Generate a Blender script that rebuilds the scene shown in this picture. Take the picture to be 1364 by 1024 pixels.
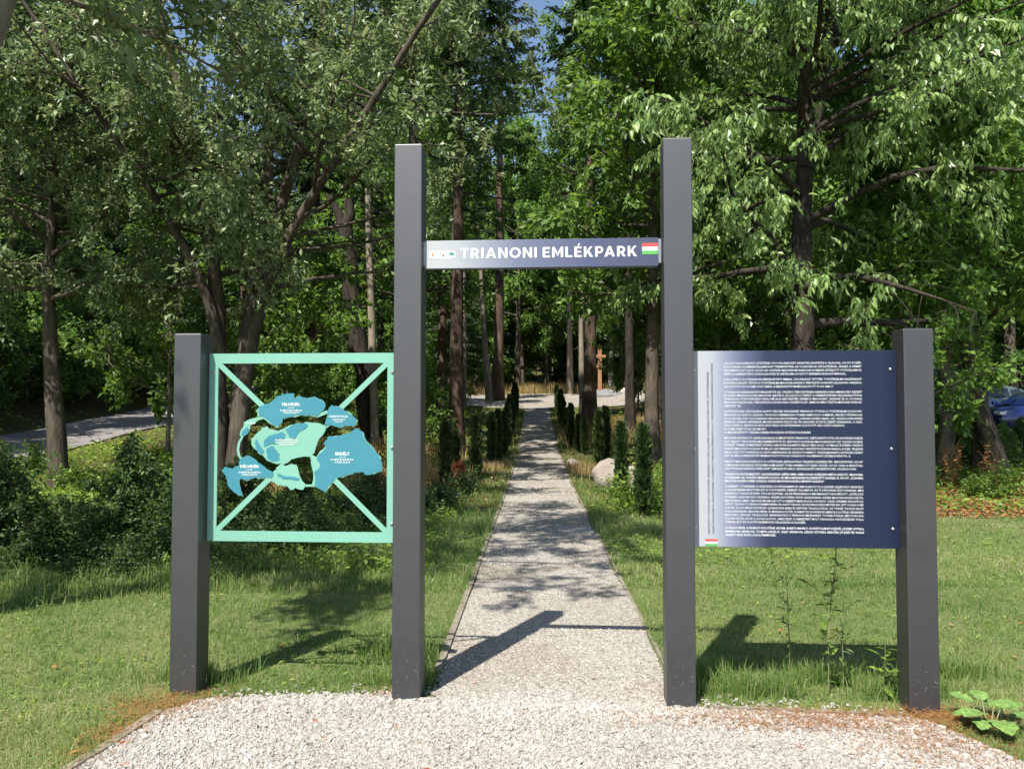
import bpy, math, random
import numpy as np
from mathutils import Vector, Matrix, Euler

random.seed(7)
RNG = np.random.default_rng(7)
R = math.radians
for o in list(bpy.data.objects):
    bpy.data.objects.remove(o)
scene = bpy.context.scene
COL = scene.collection

# ------------------------------------------------------------------ camera, sky, sun, exposure
EYE = 1.53
cam_d = bpy.data.cameras.new('camera')
cam = bpy.data.objects.new('camera', cam_d)
COL.objects.link(cam)
cam.location = (0, 0, EYE)
cam.rotation_euler = (R(90 + 2.05), 0, 0)
cam_d.sensor_width = 36
cam_d.lens = 27.98
cam_d.clip_start = 0.05
cam_d.clip_end = 2000
scene.camera = cam

SUN_EL, SUN_AZ = 56.5, 26.5            # light travels towards +Y, turned to +X by SUN_AZ
sd = Vector((math.sin(R(SUN_AZ)) * math.cos(R(SUN_EL)), math.cos(R(SUN_AZ)) * math.cos(R(SUN_EL)), -math.sin(R(SUN_EL))))
world = bpy.data.worlds.new('World')
scene.world = world
world.use_nodes = True
wn = world.node_tree.nodes
sky = wn.new('ShaderNodeTexSky')
sky.sky_type = 'NISHITA'
sky.sun_disc = False
sky.sun_elevation = R(SUN_EL)
sky.sun_rotation = R(180 + SUN_AZ)
sky.air_density = 1.0
sky.dust_density = 0.6
bg = wn['Background']
bg.inputs['Strength'].default_value = 0.1
world.node_tree.links.new(sky.outputs['Color'], bg.inputs['Color'])
sun_d = bpy.data.lights.new('sun', 'SUN')
sun_d.energy = 5.0
sun_d.angle = R(0.55)
sun_d.color = (1.0, 0.955, 0.88)
sun = bpy.data.objects.new('sun', sun_d)
COL.objects.link(sun)
sun.location = (-10, -20, 40)
sun.rotation_euler = sd.to_track_quat('-Z', 'Y').to_euler()
scene.view_settings.view_transform = 'Standard'
scene.view_settings.look = 'None'
scene.view_settings.gamma = 1.0
scene.view_settings.exposure = 0.9
scene.view_settings.use_curve_mapping = False
scene.cycles.max_bounces = 7
scene.cycles.diffuse_bounces = 3
scene.cycles.glossy_bounces = 3
scene.cycles.transmission_bounces = 4
scene.cycles.transparent_max_bounces = 4
scene.cycles.use_denoising = True

F = 1060.0
def WX(px, d):
    return (px - 682.0) / F * d
def WZ(py, d):
    return EYE + (550.0 - py) / F * d

# ------------------------------------------------------------------ terrain
_ky = [-60, 0, 17, 26, 36, 44, 52, 62, 74, 120, 400]
_kz = [0, 0, 0.0, .22, 1.0, 1.7, 2.3, 3.0, 4.0, 15.0, 60.0]
_gy = np.arange(-60, 400, .25)
_gz = np.convolve(np.pad(np.interp(_gy, _ky, _kz), 10, mode='edge'), np.ones(21) / 21, mode='valid')
def sstep(a, b, x):
    t = np.clip((x - a) / (b - a), 0, 1)
    return t * t * (3 - 2 * t)
def path_c(y):
    return .105 + .0292 * y
def gz(x, y):
    x = np.asarray(x, float); y = np.asarray(y, float)
    lat = sstep(3, 10, np.abs(x - path_c(y)))
    z = np.interp(y, _gy, _gz) + .55 * lat * sstep(14, 28, y)
    z = z + .05 * lat * np.sin(x * .9) * np.sin(y * .7 + 1.3) * sstep(6, 12, y)
    return z + 2.2 * sstep(17, 22, -x) * sstep(14, 30, y)
def g(x, y):
    return float(gz(x, y))

# ------------------------------------------------------------------ object helpers
def tag(o, label=None, cat=None, group=None, kind=None):
    if label: o['label'] = label
    if cat: o['category'] = cat
    if group: o['group'] = group
    if kind: o['kind'] = kind
    return o
def link(name, me, mat=None, parent=None, loc=None, rot=None, sc=None):
    o = bpy.data.objects.new(name, me)
    COL.objects.link(o)
    if mat is not None and me is not None and len(me.materials) == 0:
        me.materials.append(mat)
    if parent is not None: o.parent = parent
    if loc is not None: o.location = loc
    if rot is not None: o.rotation_euler = rot
    if sc is not None: o.scale = sc
    return o
def empty(name, loc, rz=0, sc=1.0):
    o = bpy.data.objects.new(name, None)
    COL.objects.link(o)
    o.empty_display_size = .2
    o.location = loc; o.rotation_euler = (0, 0, rz); o.scale = (sc, sc, sc)
    return o
def copy_tree(o, parent=None):
    c = o.copy(); COL.objects.link(c)
    c.parent = parent
    for ch in o.children:
        copy_tree(ch, c)
    return c
def np_mesh(name, V, T, tint=None, smooth=False):
    """triangles or quads (T is Mx3 or Mx4) from numpy arrays"""
    me = bpy.data.meshes.new(name)
    V = np.ascontiguousarray(V, dtype=np.float32); T = np.ascontiguousarray(T, dtype=np.int32)
    k = T.shape[1]
    me.vertices.add(len(V)); me.vertices.foreach_set('co', V.ravel())
    me.loops.add(T.size); me.loops.foreach_set('vertex_index', T.ravel())
    me.polygons.add(len(T)); me.polygons.foreach_set('loop_start', np.arange(0, T.size, k, dtype=np.int32))
    if tint is not None:
        a = me.attributes.new('tint', 'FLOAT', 'POINT')
        a.data.foreach_set('value', np.ascontiguousarray(tint, dtype=np.float32))
    me.update(calc_edges=True)
    me.polygons.foreach_set('use_smooth', np.full(len(T), smooth, dtype=bool))
    return me
class Geo:
    def __init__(s): s.v = []; s.f = []
    def add(s, vs, fs):
        n = len(s.v); s.v += [tuple(v) for v in vs]; s.f += [tuple(i + n for i in f) for f in fs]
        return s
    def box(s, x0, x1, y0, y1, z0, z1):
        return s.add([(x0, y0, z0), (x1, y0, z0), (x1, y1, z0), (x0, y1, z0), (x0, y0, z1), (x1, y0, z1), (x1, y1, z1), (x0, y1, z1)],
                     [(0, 3, 2, 1), (4, 5, 6, 7), (0, 1, 5, 4), (1, 2, 6, 5), (2, 3, 7, 6), (3, 0, 4, 7)])
    def prism(s, pts, y0, y1):
        """outline in x,z; front face at y0, back at y1"""
        a = sum(p[0] * q[1] - q[0] * p[1] for p, q in zip(pts, pts[1:] + pts[:1]))
        if a < 0: pts = pts[::-1]
        n = len(pts)
        return s.add([(p[0], y0, p[1]) for p in pts] + [(p[0], y1, p[1]) for p in pts],
                     [tuple(range(n)), tuple(range(2 * n - 1, n - 1, -1))] + [(i + n, (i + 1) % n + n, (i + 1) % n, i) for i in range(n)])
    def mesh(s, name):
        me = bpy.data.meshes.new(name); me.from_pydata(s.v, [], s.f); me.update(); return me
    def build(s, name, mat, parent=None, bevel=0, smooth=False, **k):
        me = s.mesh(name)
        if bevel:
            import bmesh
            b = bmesh.new(); b.from_mesh(me)
            bmesh.ops.bevel(b, geom=list(b.edges), offset=bevel, segments=2, affect='EDGES', profile=.5)
            b.to_mesh(me); b.free()
        if smooth:
            for p in me.polygons: p.use_smooth = True
        return link(name, me, mat, parent, **k)

# ------------------------------------------------------------------ materials
def mat(name):
    m = bpy.data.materials.new(name); m.use_nodes = True
    return m, m.node_tree.nodes, m.node_tree.links, m.node_tree.nodes['Principled BSDF']
def ramp(n, stops):
    r = n.new('ShaderNodeValToRGB')
    el = r.color_ramp.elements
    while len(el) < len(stops): el.new(.5)
    for e, (p, c) in zip(el, stops):
        e.position = p; e.color = (*c, 1)
    return r
def noise(n, l, scale, detail=4, rough=.55, coord='Object', scl=None):
    tc = n.new('ShaderNodeTexCoord'); t = n.new('ShaderNodeTexNoise')
    t.inputs['Scale'].default_value = scale; t.inputs['Detail'].default_value = detail; t.inputs['Roughness'].default_value = rough
    if scl:
        mp = n.new('ShaderNodeMapping'); mp.inputs['Scale'].default_value = scl
        l.new(tc.outputs[coord], mp.inputs[0]); l.new(mp.outputs[0], t.inputs['Vector'])
    else:
        l.new(tc.outputs[coord], t.inputs['Vector'])
    return t
def bump(n, l, b, src, strength, dist):
    bp = n.new('ShaderNodeBump'); bp.inputs['Strength'].default_value = strength; bp.inputs['Distance'].default_value = dist
    l.new(src, bp.inputs['Height']); l.new(bp.outputs[0], b.inputs['Normal'])
def plain(name, col, rough=.5, metal=0, spec=.5, var=.12, nscale=9):
    m, n, l, b = mat(name)
    t = noise(n, l, nscale)
    r = ramp(n, [(.3, tuple(c * (1 - var) for c in col)), (.7, tuple(min(1, c * (1 + var)) for c in col))])
    l.new(t.outputs[0], r.inputs[0]); l.new(r.outputs[0], b.inputs['Base Color'])
    b.inputs['Roughness'].default_value = rough; b.inputs['Metallic'].default_value = metal; b.inputs['Specular IOR Level'].default_value = spec
    return m
def leafmat(name, stops, trans=.35, rough=.42, spec=.45, objvar=.25):
    m, n, l, b = mat(name)
    at = n.new('ShaderNodeAttribute'); at.attribute_name = 'tint'
    r = ramp(n, stops)
    l.new(at.outputs['Fac'], r.inputs[0])
    oi = n.new('ShaderNodeObjectInfo'); mr = n.new('ShaderNodeMapRange')
    mr.inputs['To Min'].default_value = 1 - objvar; mr.inputs['To Max'].default_value = 1 + objvar
    l.new(oi.outputs['Random'], mr.inputs[0])
    hs = n.new('ShaderNodeHueSaturation'); l.new(mr.outputs[0], hs.inputs['Value']); l.new(r.outputs[0], hs.inputs['Color'])
    l.new(hs.outputs[0], b.inputs['Base Color'])
    b.inputs['Roughness'].default_value = rough; b.inputs['Specular IOR Level'].default_value = spec
    tr = n.new('ShaderNodeBsdfTranslucent')
    h2 = n.new('ShaderNodeHueSaturation'); h2.inputs['Saturation'].default_value = 1.1; h2.inputs['Value'].default_value = 1.5; h2.inputs['Hue'].default_value = .487
    l.new(hs.outputs[0], h2.inputs['Color']); l.new(h2.outputs[0], tr.inputs['Color'])
    mx = n.new('ShaderNodeMixShader'); mx.inputs[0].default_value = trans
    l.new(b.outputs[0], mx.inputs[1]); l.new(tr.outputs[0], mx.inputs[2])
    l.new(mx.outputs[0], n['Material Output'].inputs[0])
    return m
def barkmat(name, dark, light, scale=7, stretch=.25, strength=.9):
    m, n, l, b = mat(name)
    t = noise(n, l, scale, 8, .65, scl=(1, 1, stretch))
    t2 = noise(n, l, 1.3, 3)
    r = ramp(n, [(.32, dark), (.68, light)])
    mx = n.new('ShaderNodeMix'); mx.data_type = 'RGBA'; mx.blend_type = 'MULTIPLY'; mx.inputs[0].default_value = .7
    r2 = ramp(n, [(.35, (.55, .6, .5)), (.65, (1, 1, 1))])
    l.new(t.outputs[0], r.inputs[0]); l.new(t2.outputs[0], r2.inputs[0])
    l.new(r.outputs[0], mx.inputs[6]); l.new(r2.outputs[0], mx.inputs[7]); l.new(mx.outputs[2], b.inputs['Base Color'])
    b.inputs['Roughness'].default_value = .9; b.inputs['Specular IOR Level'].default_value = .2
    bump(n, l, b, t.outputs[0], strength, .06)
    return m

M = {}
M['bark'] = barkmat('bark', (.045, .036, .028), (.15, .12, .095))
M['bark_pine'] = barkmat('bark_pine', (.05, .032, .024), (.17, .115, .085))
M['bark_dark'] = barkmat('bark_dark', (.02, .016, .013), (.075, .06, .048))
M['bark_pale'] = barkmat('bark_pale', (.2, .16, .125), (.36, .3, .245), 9, .12, .5)
M['bark_birch'] = barkmat('bark_birch', (.1, .095, .08), (.34, .33, .3), 5, 1.6, .4)
M['bark_grey'] = barkmat('bark_grey', (.11, .09, .07), (.33, .28, .22), 8, .2, .8)
M['leaf_cherry'] = leafmat('leaf_cherry', [(0, (0.100, 0.172, 0.054)), (.5, (0.200, 0.307, 0.104)), (1, (0.342, 0.453, 0.155))], .43, .38, .5, .12)
M['leaf_small'] = leafmat('leaf_small', [(0, (0.077, 0.121, 0.048)), (.5, (0.161, 0.225, 0.092)), (1, (0.286, 0.329, 0.154))], .34, .42, .45, .1)
M['leaf_wood'] = leafmat('leaf_wood', [(0, (0.055, 0.120, 0.028)), (.55, (0.127, 0.231, 0.050)), (1, (0.222, 0.335, 0.072))], .43, .45, .4, .3)
M['leaf_lime'] = leafmat('leaf_lime', [(0, (0.066, 0.133, 0.027)), (.55, (0.126, 0.230, 0.045)), (1, (0.211, 0.314, 0.068))], .45, .45, .4, .15)
M['leaf_conifer'] = leafmat('leaf_conifer', [(0, (0.017, 0.036, 0.014)), (.6, (0.038, 0.072, 0.025)), (1, (0.076, 0.119, 0.036))], .15, .5, .35, .25)
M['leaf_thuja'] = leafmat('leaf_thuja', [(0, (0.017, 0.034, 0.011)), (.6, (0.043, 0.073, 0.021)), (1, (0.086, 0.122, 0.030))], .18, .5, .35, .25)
M['leaf_bramble'] = leafmat('leaf_bramble', [(0, (0.034, 0.066, 0.022)), (.6, (0.086, 0.149, 0.041)), (1, (0.172, 0.231, 0.066))], .33, .5, .3, .2)
M['leaf_herb'] = leafmat('leaf_herb', [(0, (0.075, 0.140, 0.024)), (.6, (0.164, 0.265, 0.043)), (1, (0.297, 0.364, 0.073))], .4, .5, .35, .1)
M['leaf_red'] = leafmat('leaf_red', [(0, (.2, .05, .03)), (1, (.42, .14, .07))], .35, .5, .35, .1)
M['dry_grass'] = leafmat('dry_grass', [(0, (.22, .15, .06)), (.6, (.38, .28, .11)), (1, (.5, .4, .2))], .35, .6, .3, .1)
M['rust_weed'] = leafmat('rust_weed', [(0, (.16, .06, .025)), (.6, (.3, .13, .05)), (1, (.42, .25, .08))], .25, .6, .3, .1)
M['grass'] = leafmat('grass', [(0, (0.069, 0.140, 0.031)), (.3, (0.119, 0.207, 0.049)), (.55, (0.184, 0.269, 0.073)), (.75, (0.276, 0.320, 0.116)), (.88, (0.368, 0.373, 0.174)), (1, (0.460, 0.424, 0.232))], .4, .6, .25, 0)
M['litter'] = leafmat('litter', [(0, (.12, .05, .025)), (.5, (.3, .12, .045)), (1, (.42, .24, .09))], .2, .7, .3, 0)
M['burdock'] = leafmat('burdock', [(0, (.11, .2, .04)), (1, (.2, .32, .08))], .35, .55, .3, .1)

# ------------------------------------------------------------------ vectorised leaves, tubes
def unit(a):
    return a / np.maximum(np.linalg.norm(a, axis=-1, keepdims=True), 1e-9)
def leaves(P, D, N, L, W, detail=0, fold=.18, droop=.0, tint=None, rng=RNG):
    """P base, D axis, N face normal, L length, W width -> V, T, tint.  detail 0: 2 tris, 1: 6 tris"""
    P = np.asarray(P); D = unit(np.asarray(D)); S = unit(np.cross(D, N)); N = np.cross(S, D)
    n = len(P); L = np.broadcast_to(L, n)[:, None]; W = np.broadcast_to(W, n)[:, None]
    if tint is None: tint = rng.random(n)
    if detail == 0:
        mid = P + D * L * .45
        vs = np.stack([P, mid + S * W * .5 + N * W * fold, P + D * L - N * L * droop, mid - S * W * .5 + N * W * fold], 1)
        t = np.array([[0, 1, 2], [0, 2, 3]])
    else:
        a = P + D * L * .28 - N * L * droop * .1; b = P + D * L * .66 - N * L * droop * .45; tip = P + D * L * .97 - N * L * droop
        vs = np.stack([P, a, b, tip, a + S * W * .42 + N * W * fold, b + S * W * .42 + N * W * fold * .9, a - S * W * .42 + N * W * fold, b - S * W * .42 + N * W * fold * .9], 1)
        t = np.array([[0, 4, 1], [1, 4, 5], [1, 5, 2], [2, 5, 3], [0, 1, 6], [1, 2, 7], [1, 7, 6], [2, 3, 7]])
    k = vs.shape[1]
    T = (t[None] + (np.arange(n) * k)[:, None, None]).reshape(-1, 3)
    return vs.reshape(-1, 3), T, np.repeat(tint, k)
def cat_geo(parts):
    V, T, C, o = [], [], [], 0
    for v, t, c in parts:
        V.append(v); T.append(t + o); C.append(c); o += len(v)
    return np.concatenate(V), np.concatenate(T), np.concatenate(C)
def tubes(lines, tip_cap=True):
    """lines: (points Nx3, radii N, sides) -> quads"""
    V, Q, o = [], [], 0
    for P, r, k in lines:
        P = np.asarray(P, float); r = np.asarray(r, float); n = len(P)
        d = unit(np.gradient(P, axis=0))
        ref = np.where(np.abs(d[:, 2:3]) > .9, np.array([[1., 0, 0]]), np.array([[0, 0, 1.]]))
        ref = np.broadcast_to(ref[n // 2], (n, 3))
        s = unit(np.cross(d, ref)); u = np.cross(s, d)
        a = np.arange(k) / k * 2 * np.pi
        ring = P[:, None] + r[:, None, None] * (np.cos(a)[None, :, None] * s[:, None] + np.sin(a)[None, :, None] * u[:, None])
        V.append(ring.reshape(-1, 3))
        i = np.arange(n - 1)[:, None] * k; j = np.arange(k)[None]
        j2 = (j + 1) % k
        Q.append((np.stack([i + j, i + j2, i + k + j2, i + k + j], -1)).reshape(-1, 4) + o)
        o += n * k
    return np.concatenate(V), np.concatenate(Q)
def bend(p0, d, length, n, rng, wob=.12, up=0.0):
    """a wobbling polyline"""
    p = np.array(p0, float); d = unit(np.array(d, float)); out = [p.copy()]
    st = length / (n - 1)
    for i in range(n - 1):
        d = unit(d + rng.normal(0, wob, 3) + np.array([0, 0, up]))
        p = p + d * st; out.append(p.copy())
    return np.array(out)
def at_t(P, t):
    x = t * (len(P) - 1); i = min(int(x), len(P) - 2)
    return P[i] + (P[i + 1] - P[i]) * (x - i), unit(P[i + 1] - P[i])
def rand_dirs(n, rng, zmin=-1, zmax=1):
    a = rng.random(n) * 2 * np.pi; z = rng.uniform(zmin, zmax, n); q = np.sqrt(1 - z * z)
    return np.stack([q * np.cos(a), q * np.sin(a), z], 1)

def broadleaf(seed, H, r0, stems, crown_lo, limbs, limb_len, sec, twigs, per, leafL, asp=.5, elev=(.1, .9), up=.05, droop=0., detail=0,
              clump=.32, wood_sides=8, sec_len=.42, hang=.3, low_len=1.0, filt=None):
    """returns wood mesh arrays and leaf arrays; stems: list of polylines with radii"""
    rng = np.random.default_rng(seed)
    lines = []; TP = []; TD = []
    for P, rr in stems:
        P = np.asarray(P, float); lines.append((P, np.asarray(rr, float), wood_sides))
    for k in range(limbs):
        P, rr = stems[k % len(stems)]
        P = np.asarray(P, float); rr = np.asarray(rr, float)
        zt = P[-1, 2]; z0 = max(P[0, 2], crown_lo)
        f = ((k // len(stems)) + rng.random()) / max(1, limbs / len(stems))
        zz = z0 + (zt - z0) * min(f, 1) ** .9 * .98
        ti = np.interp(zz, P[:, 2], np.linspace(0, 1, len(P)))
        p, d = at_t(P, min(ti, .995))
        r = np.interp(ti, np.linspace(0, 1, len(P)), rr) * .5
        az = k * 2.4 + rng.normal(0, .4)
        h = (zz - crown_lo) / max(.1, H - crown_lo)
        ln = limb_len * (low_len + (1 - low_len) * min(1, h * 3)) * (1 - .62 * max(0, h - .35) / .65) * rng.uniform(.75, 1.15)
        el = elev[0] + (elev[1] - elev[0]) * h + rng.normal(0, .1)
        dv = np.array([math.cos(az) * math.cos(el), math.sin(az) * math.cos(el), math.sin(el)])
        B = bend(p, dv, ln, 8, rng, .11, up)
        lines.append((B, np.linspace(max(r, .02), .008, 8), 5))
        for s in range(sec):
            t = .2 + .8 * (s + rng.random()) / sec
            q, qd = at_t(B, min(t, .999))
            side = unit(qd + rng.normal(0, .75, 3) + np.array([0, 0, -.1]))
            S = bend(q, side, ln * sec_len * (1.15 - .6 * t) * rng.uniform(.6, 1.2), 5, rng, .16, -hang * .1)
            lines.append((S, np.linspace(.011, .003, 5), 3))
            tt = rng.random(twigs) ** .7
            for x in tt:
                q2, d2 = at_t(S, min(x, .999)); TP.append(q2); TD.append(d2)
    TP = np.array(TP); TD = np.array(TD)
    if filt is not None:
        kk = filt(TP, rng); TP = TP[kk]; TD = TD[kk]
    n = len(TP)
    tw = unit(TD * .6 + rng.normal(0, .6, (n, 3)) + np.array([0, 0, -hang]))
    twl = clump * rng.uniform(.5, 1.2, n)
    ctint = rng.normal(0, .16, n)
    P = np.repeat(TP, per, 0); tw_ = np.repeat(tw, per, 0); m = len(P)
    f = rng.random(m)
    P = P + tw_ * (np.repeat(twl, per) * f)[:, None] + rng.normal(0, leafL * .35, (m, 3))
    D = unit(tw_ * .7 + rng.normal(0, .6, (m, 3)) + np.array([0, 0, -hang]))
    N = unit(rng.normal(0, .55, (m, 3)) + np.array([-.12, -.25, .9]))
    L = leafL * rng.uniform(.6, 1.25, m)
    tint = np.clip(.45 + np.repeat(ctint, per) + rng.normal(0, .2, m), 0, 1)
    return tubes(lines), leaves(P, D, N, L, L * asp * rng.uniform(.8, 1.2, m), detail, .16, droop, tint, rng), (TP, tw)

def tree_thing(name, wood, leaf, wmat, lmat, loc, rz=0, sc=1.0, label=None, cat='tree', group=None):
    t = empty(name, loc, rz, sc); tag(t, label, cat, group)
    link('trunk', np_mesh('trunk', *wood, smooth=True), wmat, t)
    if leaf is not None:
        c = link('crown', np_mesh('crown', *leaf), lmat, t); c['kind'] = 'stuff'
    return t
def straight(H, r0, n=9, seed=0, wob=.012, lean=(0, 0), tip=.12, flare=1.35, x0=0, y0=0):
    rng = np.random.default_rng(seed)
    z = np.linspace(-.15, H, n); w = np.cumsum(rng.normal(0, wob * H / n * 3, (n, 2)), 0); w[0] = 0
    f = z / H
    r = r0 * (1 - (1 - tip) * np.clip(f, 0, 1)); r[0] *= flare; r[1] *= 1.02
    return np.stack([x0 + w[:, 0] + lean[0] * f, y0 + w[:, 1] + lean[1] * f, z], 1), r

# ------------------------------------------------------------------ the setting
def lowfreq(x, y, s=1.0, ph=0.0):
    x = np.asarray(x) * s; y = np.asarray(y) * s
    return (np.sin(x * 1.7 + 1.3 * np.sin(y * 1.1 + ph)) + np.sin(y * 2.3 + 1.7 * np.sin(x * .9 + ph * 2)) + .6 * np.sin(x * 4.1 + y * 3.3 + ph)) / 2.6

gm, n, l, b = mat('ground')
t1 = noise(n, l, .45, 5); t2 = noise(n, l, 14, 5, .7)
r1 = ramp(n, [(.3, (.075, .06, .038)), (.5, (.1, .1, .04)), (.7, (.11, .13, .045))])
r2 = ramp(n, [(.35, (.5, .45, .4)), (.65, (1.15, 1.1, 1.0))])
mx = n.new('ShaderNodeMix'); mx.data_type = 'RGBA'; mx.blend_type = 'MULTIPLY'; mx.inputs[0].default_value = 1
l.new(t1.outputs[0], r1.inputs[0]); l.new(t2.outputs[0], r2.inputs[0]); l.new(r1.outputs[0], mx.inputs[6]); l.new(r2.outputs[0], mx.inputs[7])
# mown thatch around the gate, woodland soil farther off
ge = n.new('ShaderNodeNewGeometry'); sx_ = n.new('ShaderNodeSeparateXYZ'); l.new(ge.outputs['Position'], sx_.inputs[0])
wob = n.new('ShaderNodeMath'); wob.operation = 'MULTIPLY_ADD'; wob.inputs[1].default_value = 6; l.new(t1.outputs[0], wob.inputs[0]); l.new(sx_.outputs[1], wob.inputs[2])
lm_ = n.new('ShaderNodeMapRange'); lm_.inputs['From Min'].default_value = 16.5; lm_.inputs['From Max'].default_value = 13.5; l.new(wob.outputs[0], lm_.inputs[0])
th = ramp(n, [(.3, (.09, .125, .04)), (.55, (.14, .165, .06)), (.75, (.2, .19, .085))]); l.new(t2.outputs[0], th.inputs[0])
m2 = n.new('ShaderNodeMix'); m2.data_type = 'RGBA'; l.new(lm_.outputs[0], m2.inputs[0]); l.new(mx.outputs[2], m2.inputs[6]); l.new(th.outputs[0], m2.inputs[7])
l.new(m2.outputs[2], b.inputs['Base Color']); b.inputs['Roughness'].default_value = .95; b.inputs['Specular IOR Level'].default_value = .15
bump(n, l, b, t2.outputs[0], .8, .05)
M['ground'] = gm
def graded(a, b_, k, s):
    return np.concatenate([np.linspace(a, b_, k)])
xs = np.unique(np.concatenate([np.linspace(-400, -40, 19), np.linspace(-40, -4, 61), np.linspace(-4, 6, 21), np.linspace(6, 40, 58), np.linspace(40, 400, 19)]))
ys = np.unique(np.concatenate([np.linspace(-80, -10, 8), np.linspace(-10, 70, 161), np.linspace(70, 380, 32)]))
X, Y = np.meshgrid(xs, ys)
V = np.stack([X.ravel(), Y.ravel(), gz(X, Y).ravel()], 1)
nx = len(xs); ii, jj = np.meshgrid(np.arange(nx - 1), np.arange(len(ys) - 1)); a0 = (jj * nx + ii).ravel()
go = link('ground', np_mesh('ground', V, np.stack([a0, a0 + 1, a0 + nx + 1, a0 + nx], 1), smooth=True), gm)
tag(go, kind='structure')

# gravel sheet under the loose stones
vm, n, l, b = mat('gravel_bed')
tc = n.new('ShaderNodeTexCoord'); vo = n.new('ShaderNodeTexVoronoi'); vo.inputs['Scale'].default_value = 55
l.new(tc.outputs['Object'], vo.inputs['Vector'])
t2 = noise(n, l, 1.1, 4); t3 = noise(n, l, 130, 3, .7)
rv = ramp(n, [(0, (.205, .185, .157)), (.5, (.3, .275, .238)), (1, (.385, .36, .315))])
rs = ramp(n, [(.33, (.8, .74, .66)), (.6, (1, 1, 1))])
sp = n.new('ShaderNodeSeparateColor'); l.new(vo.outputs['Color'], sp.inputs[0]); l.new(sp.outputs[0], rv.inputs[0]); l.new(t2.outputs[0], rs.inputs[0])
mx = n.new('ShaderNodeMix'); mx.data_type = 'RGBA'; mx.blend_type = 'MULTIPLY'; mx.inputs[0].default_value = 1
l.new(rv.outputs[0], mx.inputs[6]); l.new(rs.outputs[0], mx.inputs[7]); l.new(mx.outputs[2], b.inputs['Base Color'])
b.inputs['Roughness'].default_value = .9; b.inputs['Specular IOR Level'].default_value = .2
mth = n.new('ShaderNodeMath'); mth.operation = 'SUBTRACT'; mth.inputs[0].default_value = 1; l.new(vo.outputs['Distance'], mth.inputs[1])
bump(n, l, b, mth.outputs[0], .9, .012)
M['gravel_bed'] = vm
HW = .66
court = [(-1.9, 3.35), (-1.83, 3.72), (-1.78, 4.13), (-1.62, 4.3), (-1.2, 4.37), (-.62, 4.38), (-.5, 4.3), (.9, 4.25), (1.0, 4.16), (1.5, 4.1), (2.0, 4.04), (2.1, 3.9), (2.24, 3.52),
         (2.6, 2.6), (3.4, .8), (5, -2), (9, -9), (-9, -9), (-4, -2), (-2.6, 1.2), (-2.05, 2.6)]
def in_poly(x, y, poly):
    x = np.asarray(x); y = np.asarray(y); c = np.zeros(x.shape, bool)
    for (x1, y1), (x2, y2) in zip(poly, poly[1:] + poly[:1]):
        k = ((y1 > y) != (y2 > y)) & (x < (x2 - x1) * (y - y1) / (y2 - y1 + 1e-12) + x1)
        c ^= k
    return c
def on_path(x, y, pad=0):
    wig = .03 * np.sin(y * 2.1) + .02 * np.sin(y * 5.3)
    return (np.abs(x - path_c(y) - wig * .5) < HW + pad) & (y > 4.0) & (y < 47)
co = link('forecourt', None) if False else None
me = bpy.data.meshes.new('forecourt'); me.from_pydata([(x, y, .006) for x, y in court], [], [tuple(range(len(court) - 1, -1, -1))]); me.update()
me.flip_normals() if me.polygons[0].normal.z < 0 else None
tag(link('forecourt', me, vm), kind='structure')
yy = np.concatenate([np.arange(4.25, 47.01, .5)])
pv = []; pf = []
for i, y in enumerate(yy):
    for s in (-1, 1):
        x = path_c(y) + s * HW + .02 * math.sin(y * 2.1 + s)
        pv.append((x, y + .004, g(x, y) + .010))
    if i: pf.append((2 * i - 2, 2 * i - 1, 2 * i + 1, 2 * i))
me = bpy.data.meshes.new('path'); me.from_pydata(pv, [], pf); me.update()
tag(link('path', me, vm), kind='structure')
# clearing round the cross
def sheet(name, outline, dz, m, step=1.0):
    xs_ = [p[0] for p in outline]; ys_ = [p[1] for p in outline]
    gx = np.arange(min(xs_), max(xs_) + step, step); gy = np.arange(min(ys_), max(ys_) + step, step)
    vs = []; idx = {}; fs = []
    for j in range(len(gy) - 1):
        for i in range(len(gx) - 1):
            if in_poly(np.array([gx[i] + step / 2]), np.array([gy[j] + step / 2]), outline)[0]:
                q = []
                for a, c in ((i, j), (i + 1, j), (i + 1, j + 1), (i, j + 1)):
                    if (a, c) not in idx:
                        idx[(a, c)] = len(vs); vs.append((gx[a], gy[c], g(gx[a], gy[c]) + dz))
                    q.append(idx[(a, c)])
                fs.append(tuple(q))
    me = bpy.data.meshes.new(name); me.from_pydata(vs, [], fs); me.update()
    return tag(link(name, me, m), kind='structure')
sheet('clearing', [(1.2 + 6.6 * math.cos(t / 20 * math.tau) * (1.0 if math.cos(t / 20 * math.tau) < 0 else 1.6), 53 + 8.5 * math.sin(t / 20 * math.tau)) for t in range(20)], .06, vm, .5)
# road on the left, through the wood
rm, n, l, b = mat('road')
t1 = noise(n, l, .8, 4); t2 = noise(n, l, 60, 4, .7)
r1 = ramp(n, [(.3, (.13, .12, .115)), (.7, (.23, .215, .2))]); l.new(t1.outputs[0], r1.inputs[0]); l.new(r1.outputs[0], b.inputs['Base Color'])
b.inputs['Roughness'].default_value = .9; bump(n, l, b, t2.outputs[0], .5, .02)
rv = []; rf = []
for i, y in enumerate(np.arange(4, 70, 1.0)):
    bow = .004 * (y - 24) ** 2 * (-1 if y > 24 else .2)
    for k, xx in enumerate((-16.6, -15.3, -14, -12.6)):
        x = xx + bow
        rv.append((x, y, g(x, y) + .05))
    if i:
        for k in range(3):
            q = 4 * i + k; rf.append((q - 4, q - 3, q + 1, q))
me = bpy.data.meshes.new('road'); me.from_pydata(rv, [], rf); me.update()
tag(link('road', me, rm), kind='structure')
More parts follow.
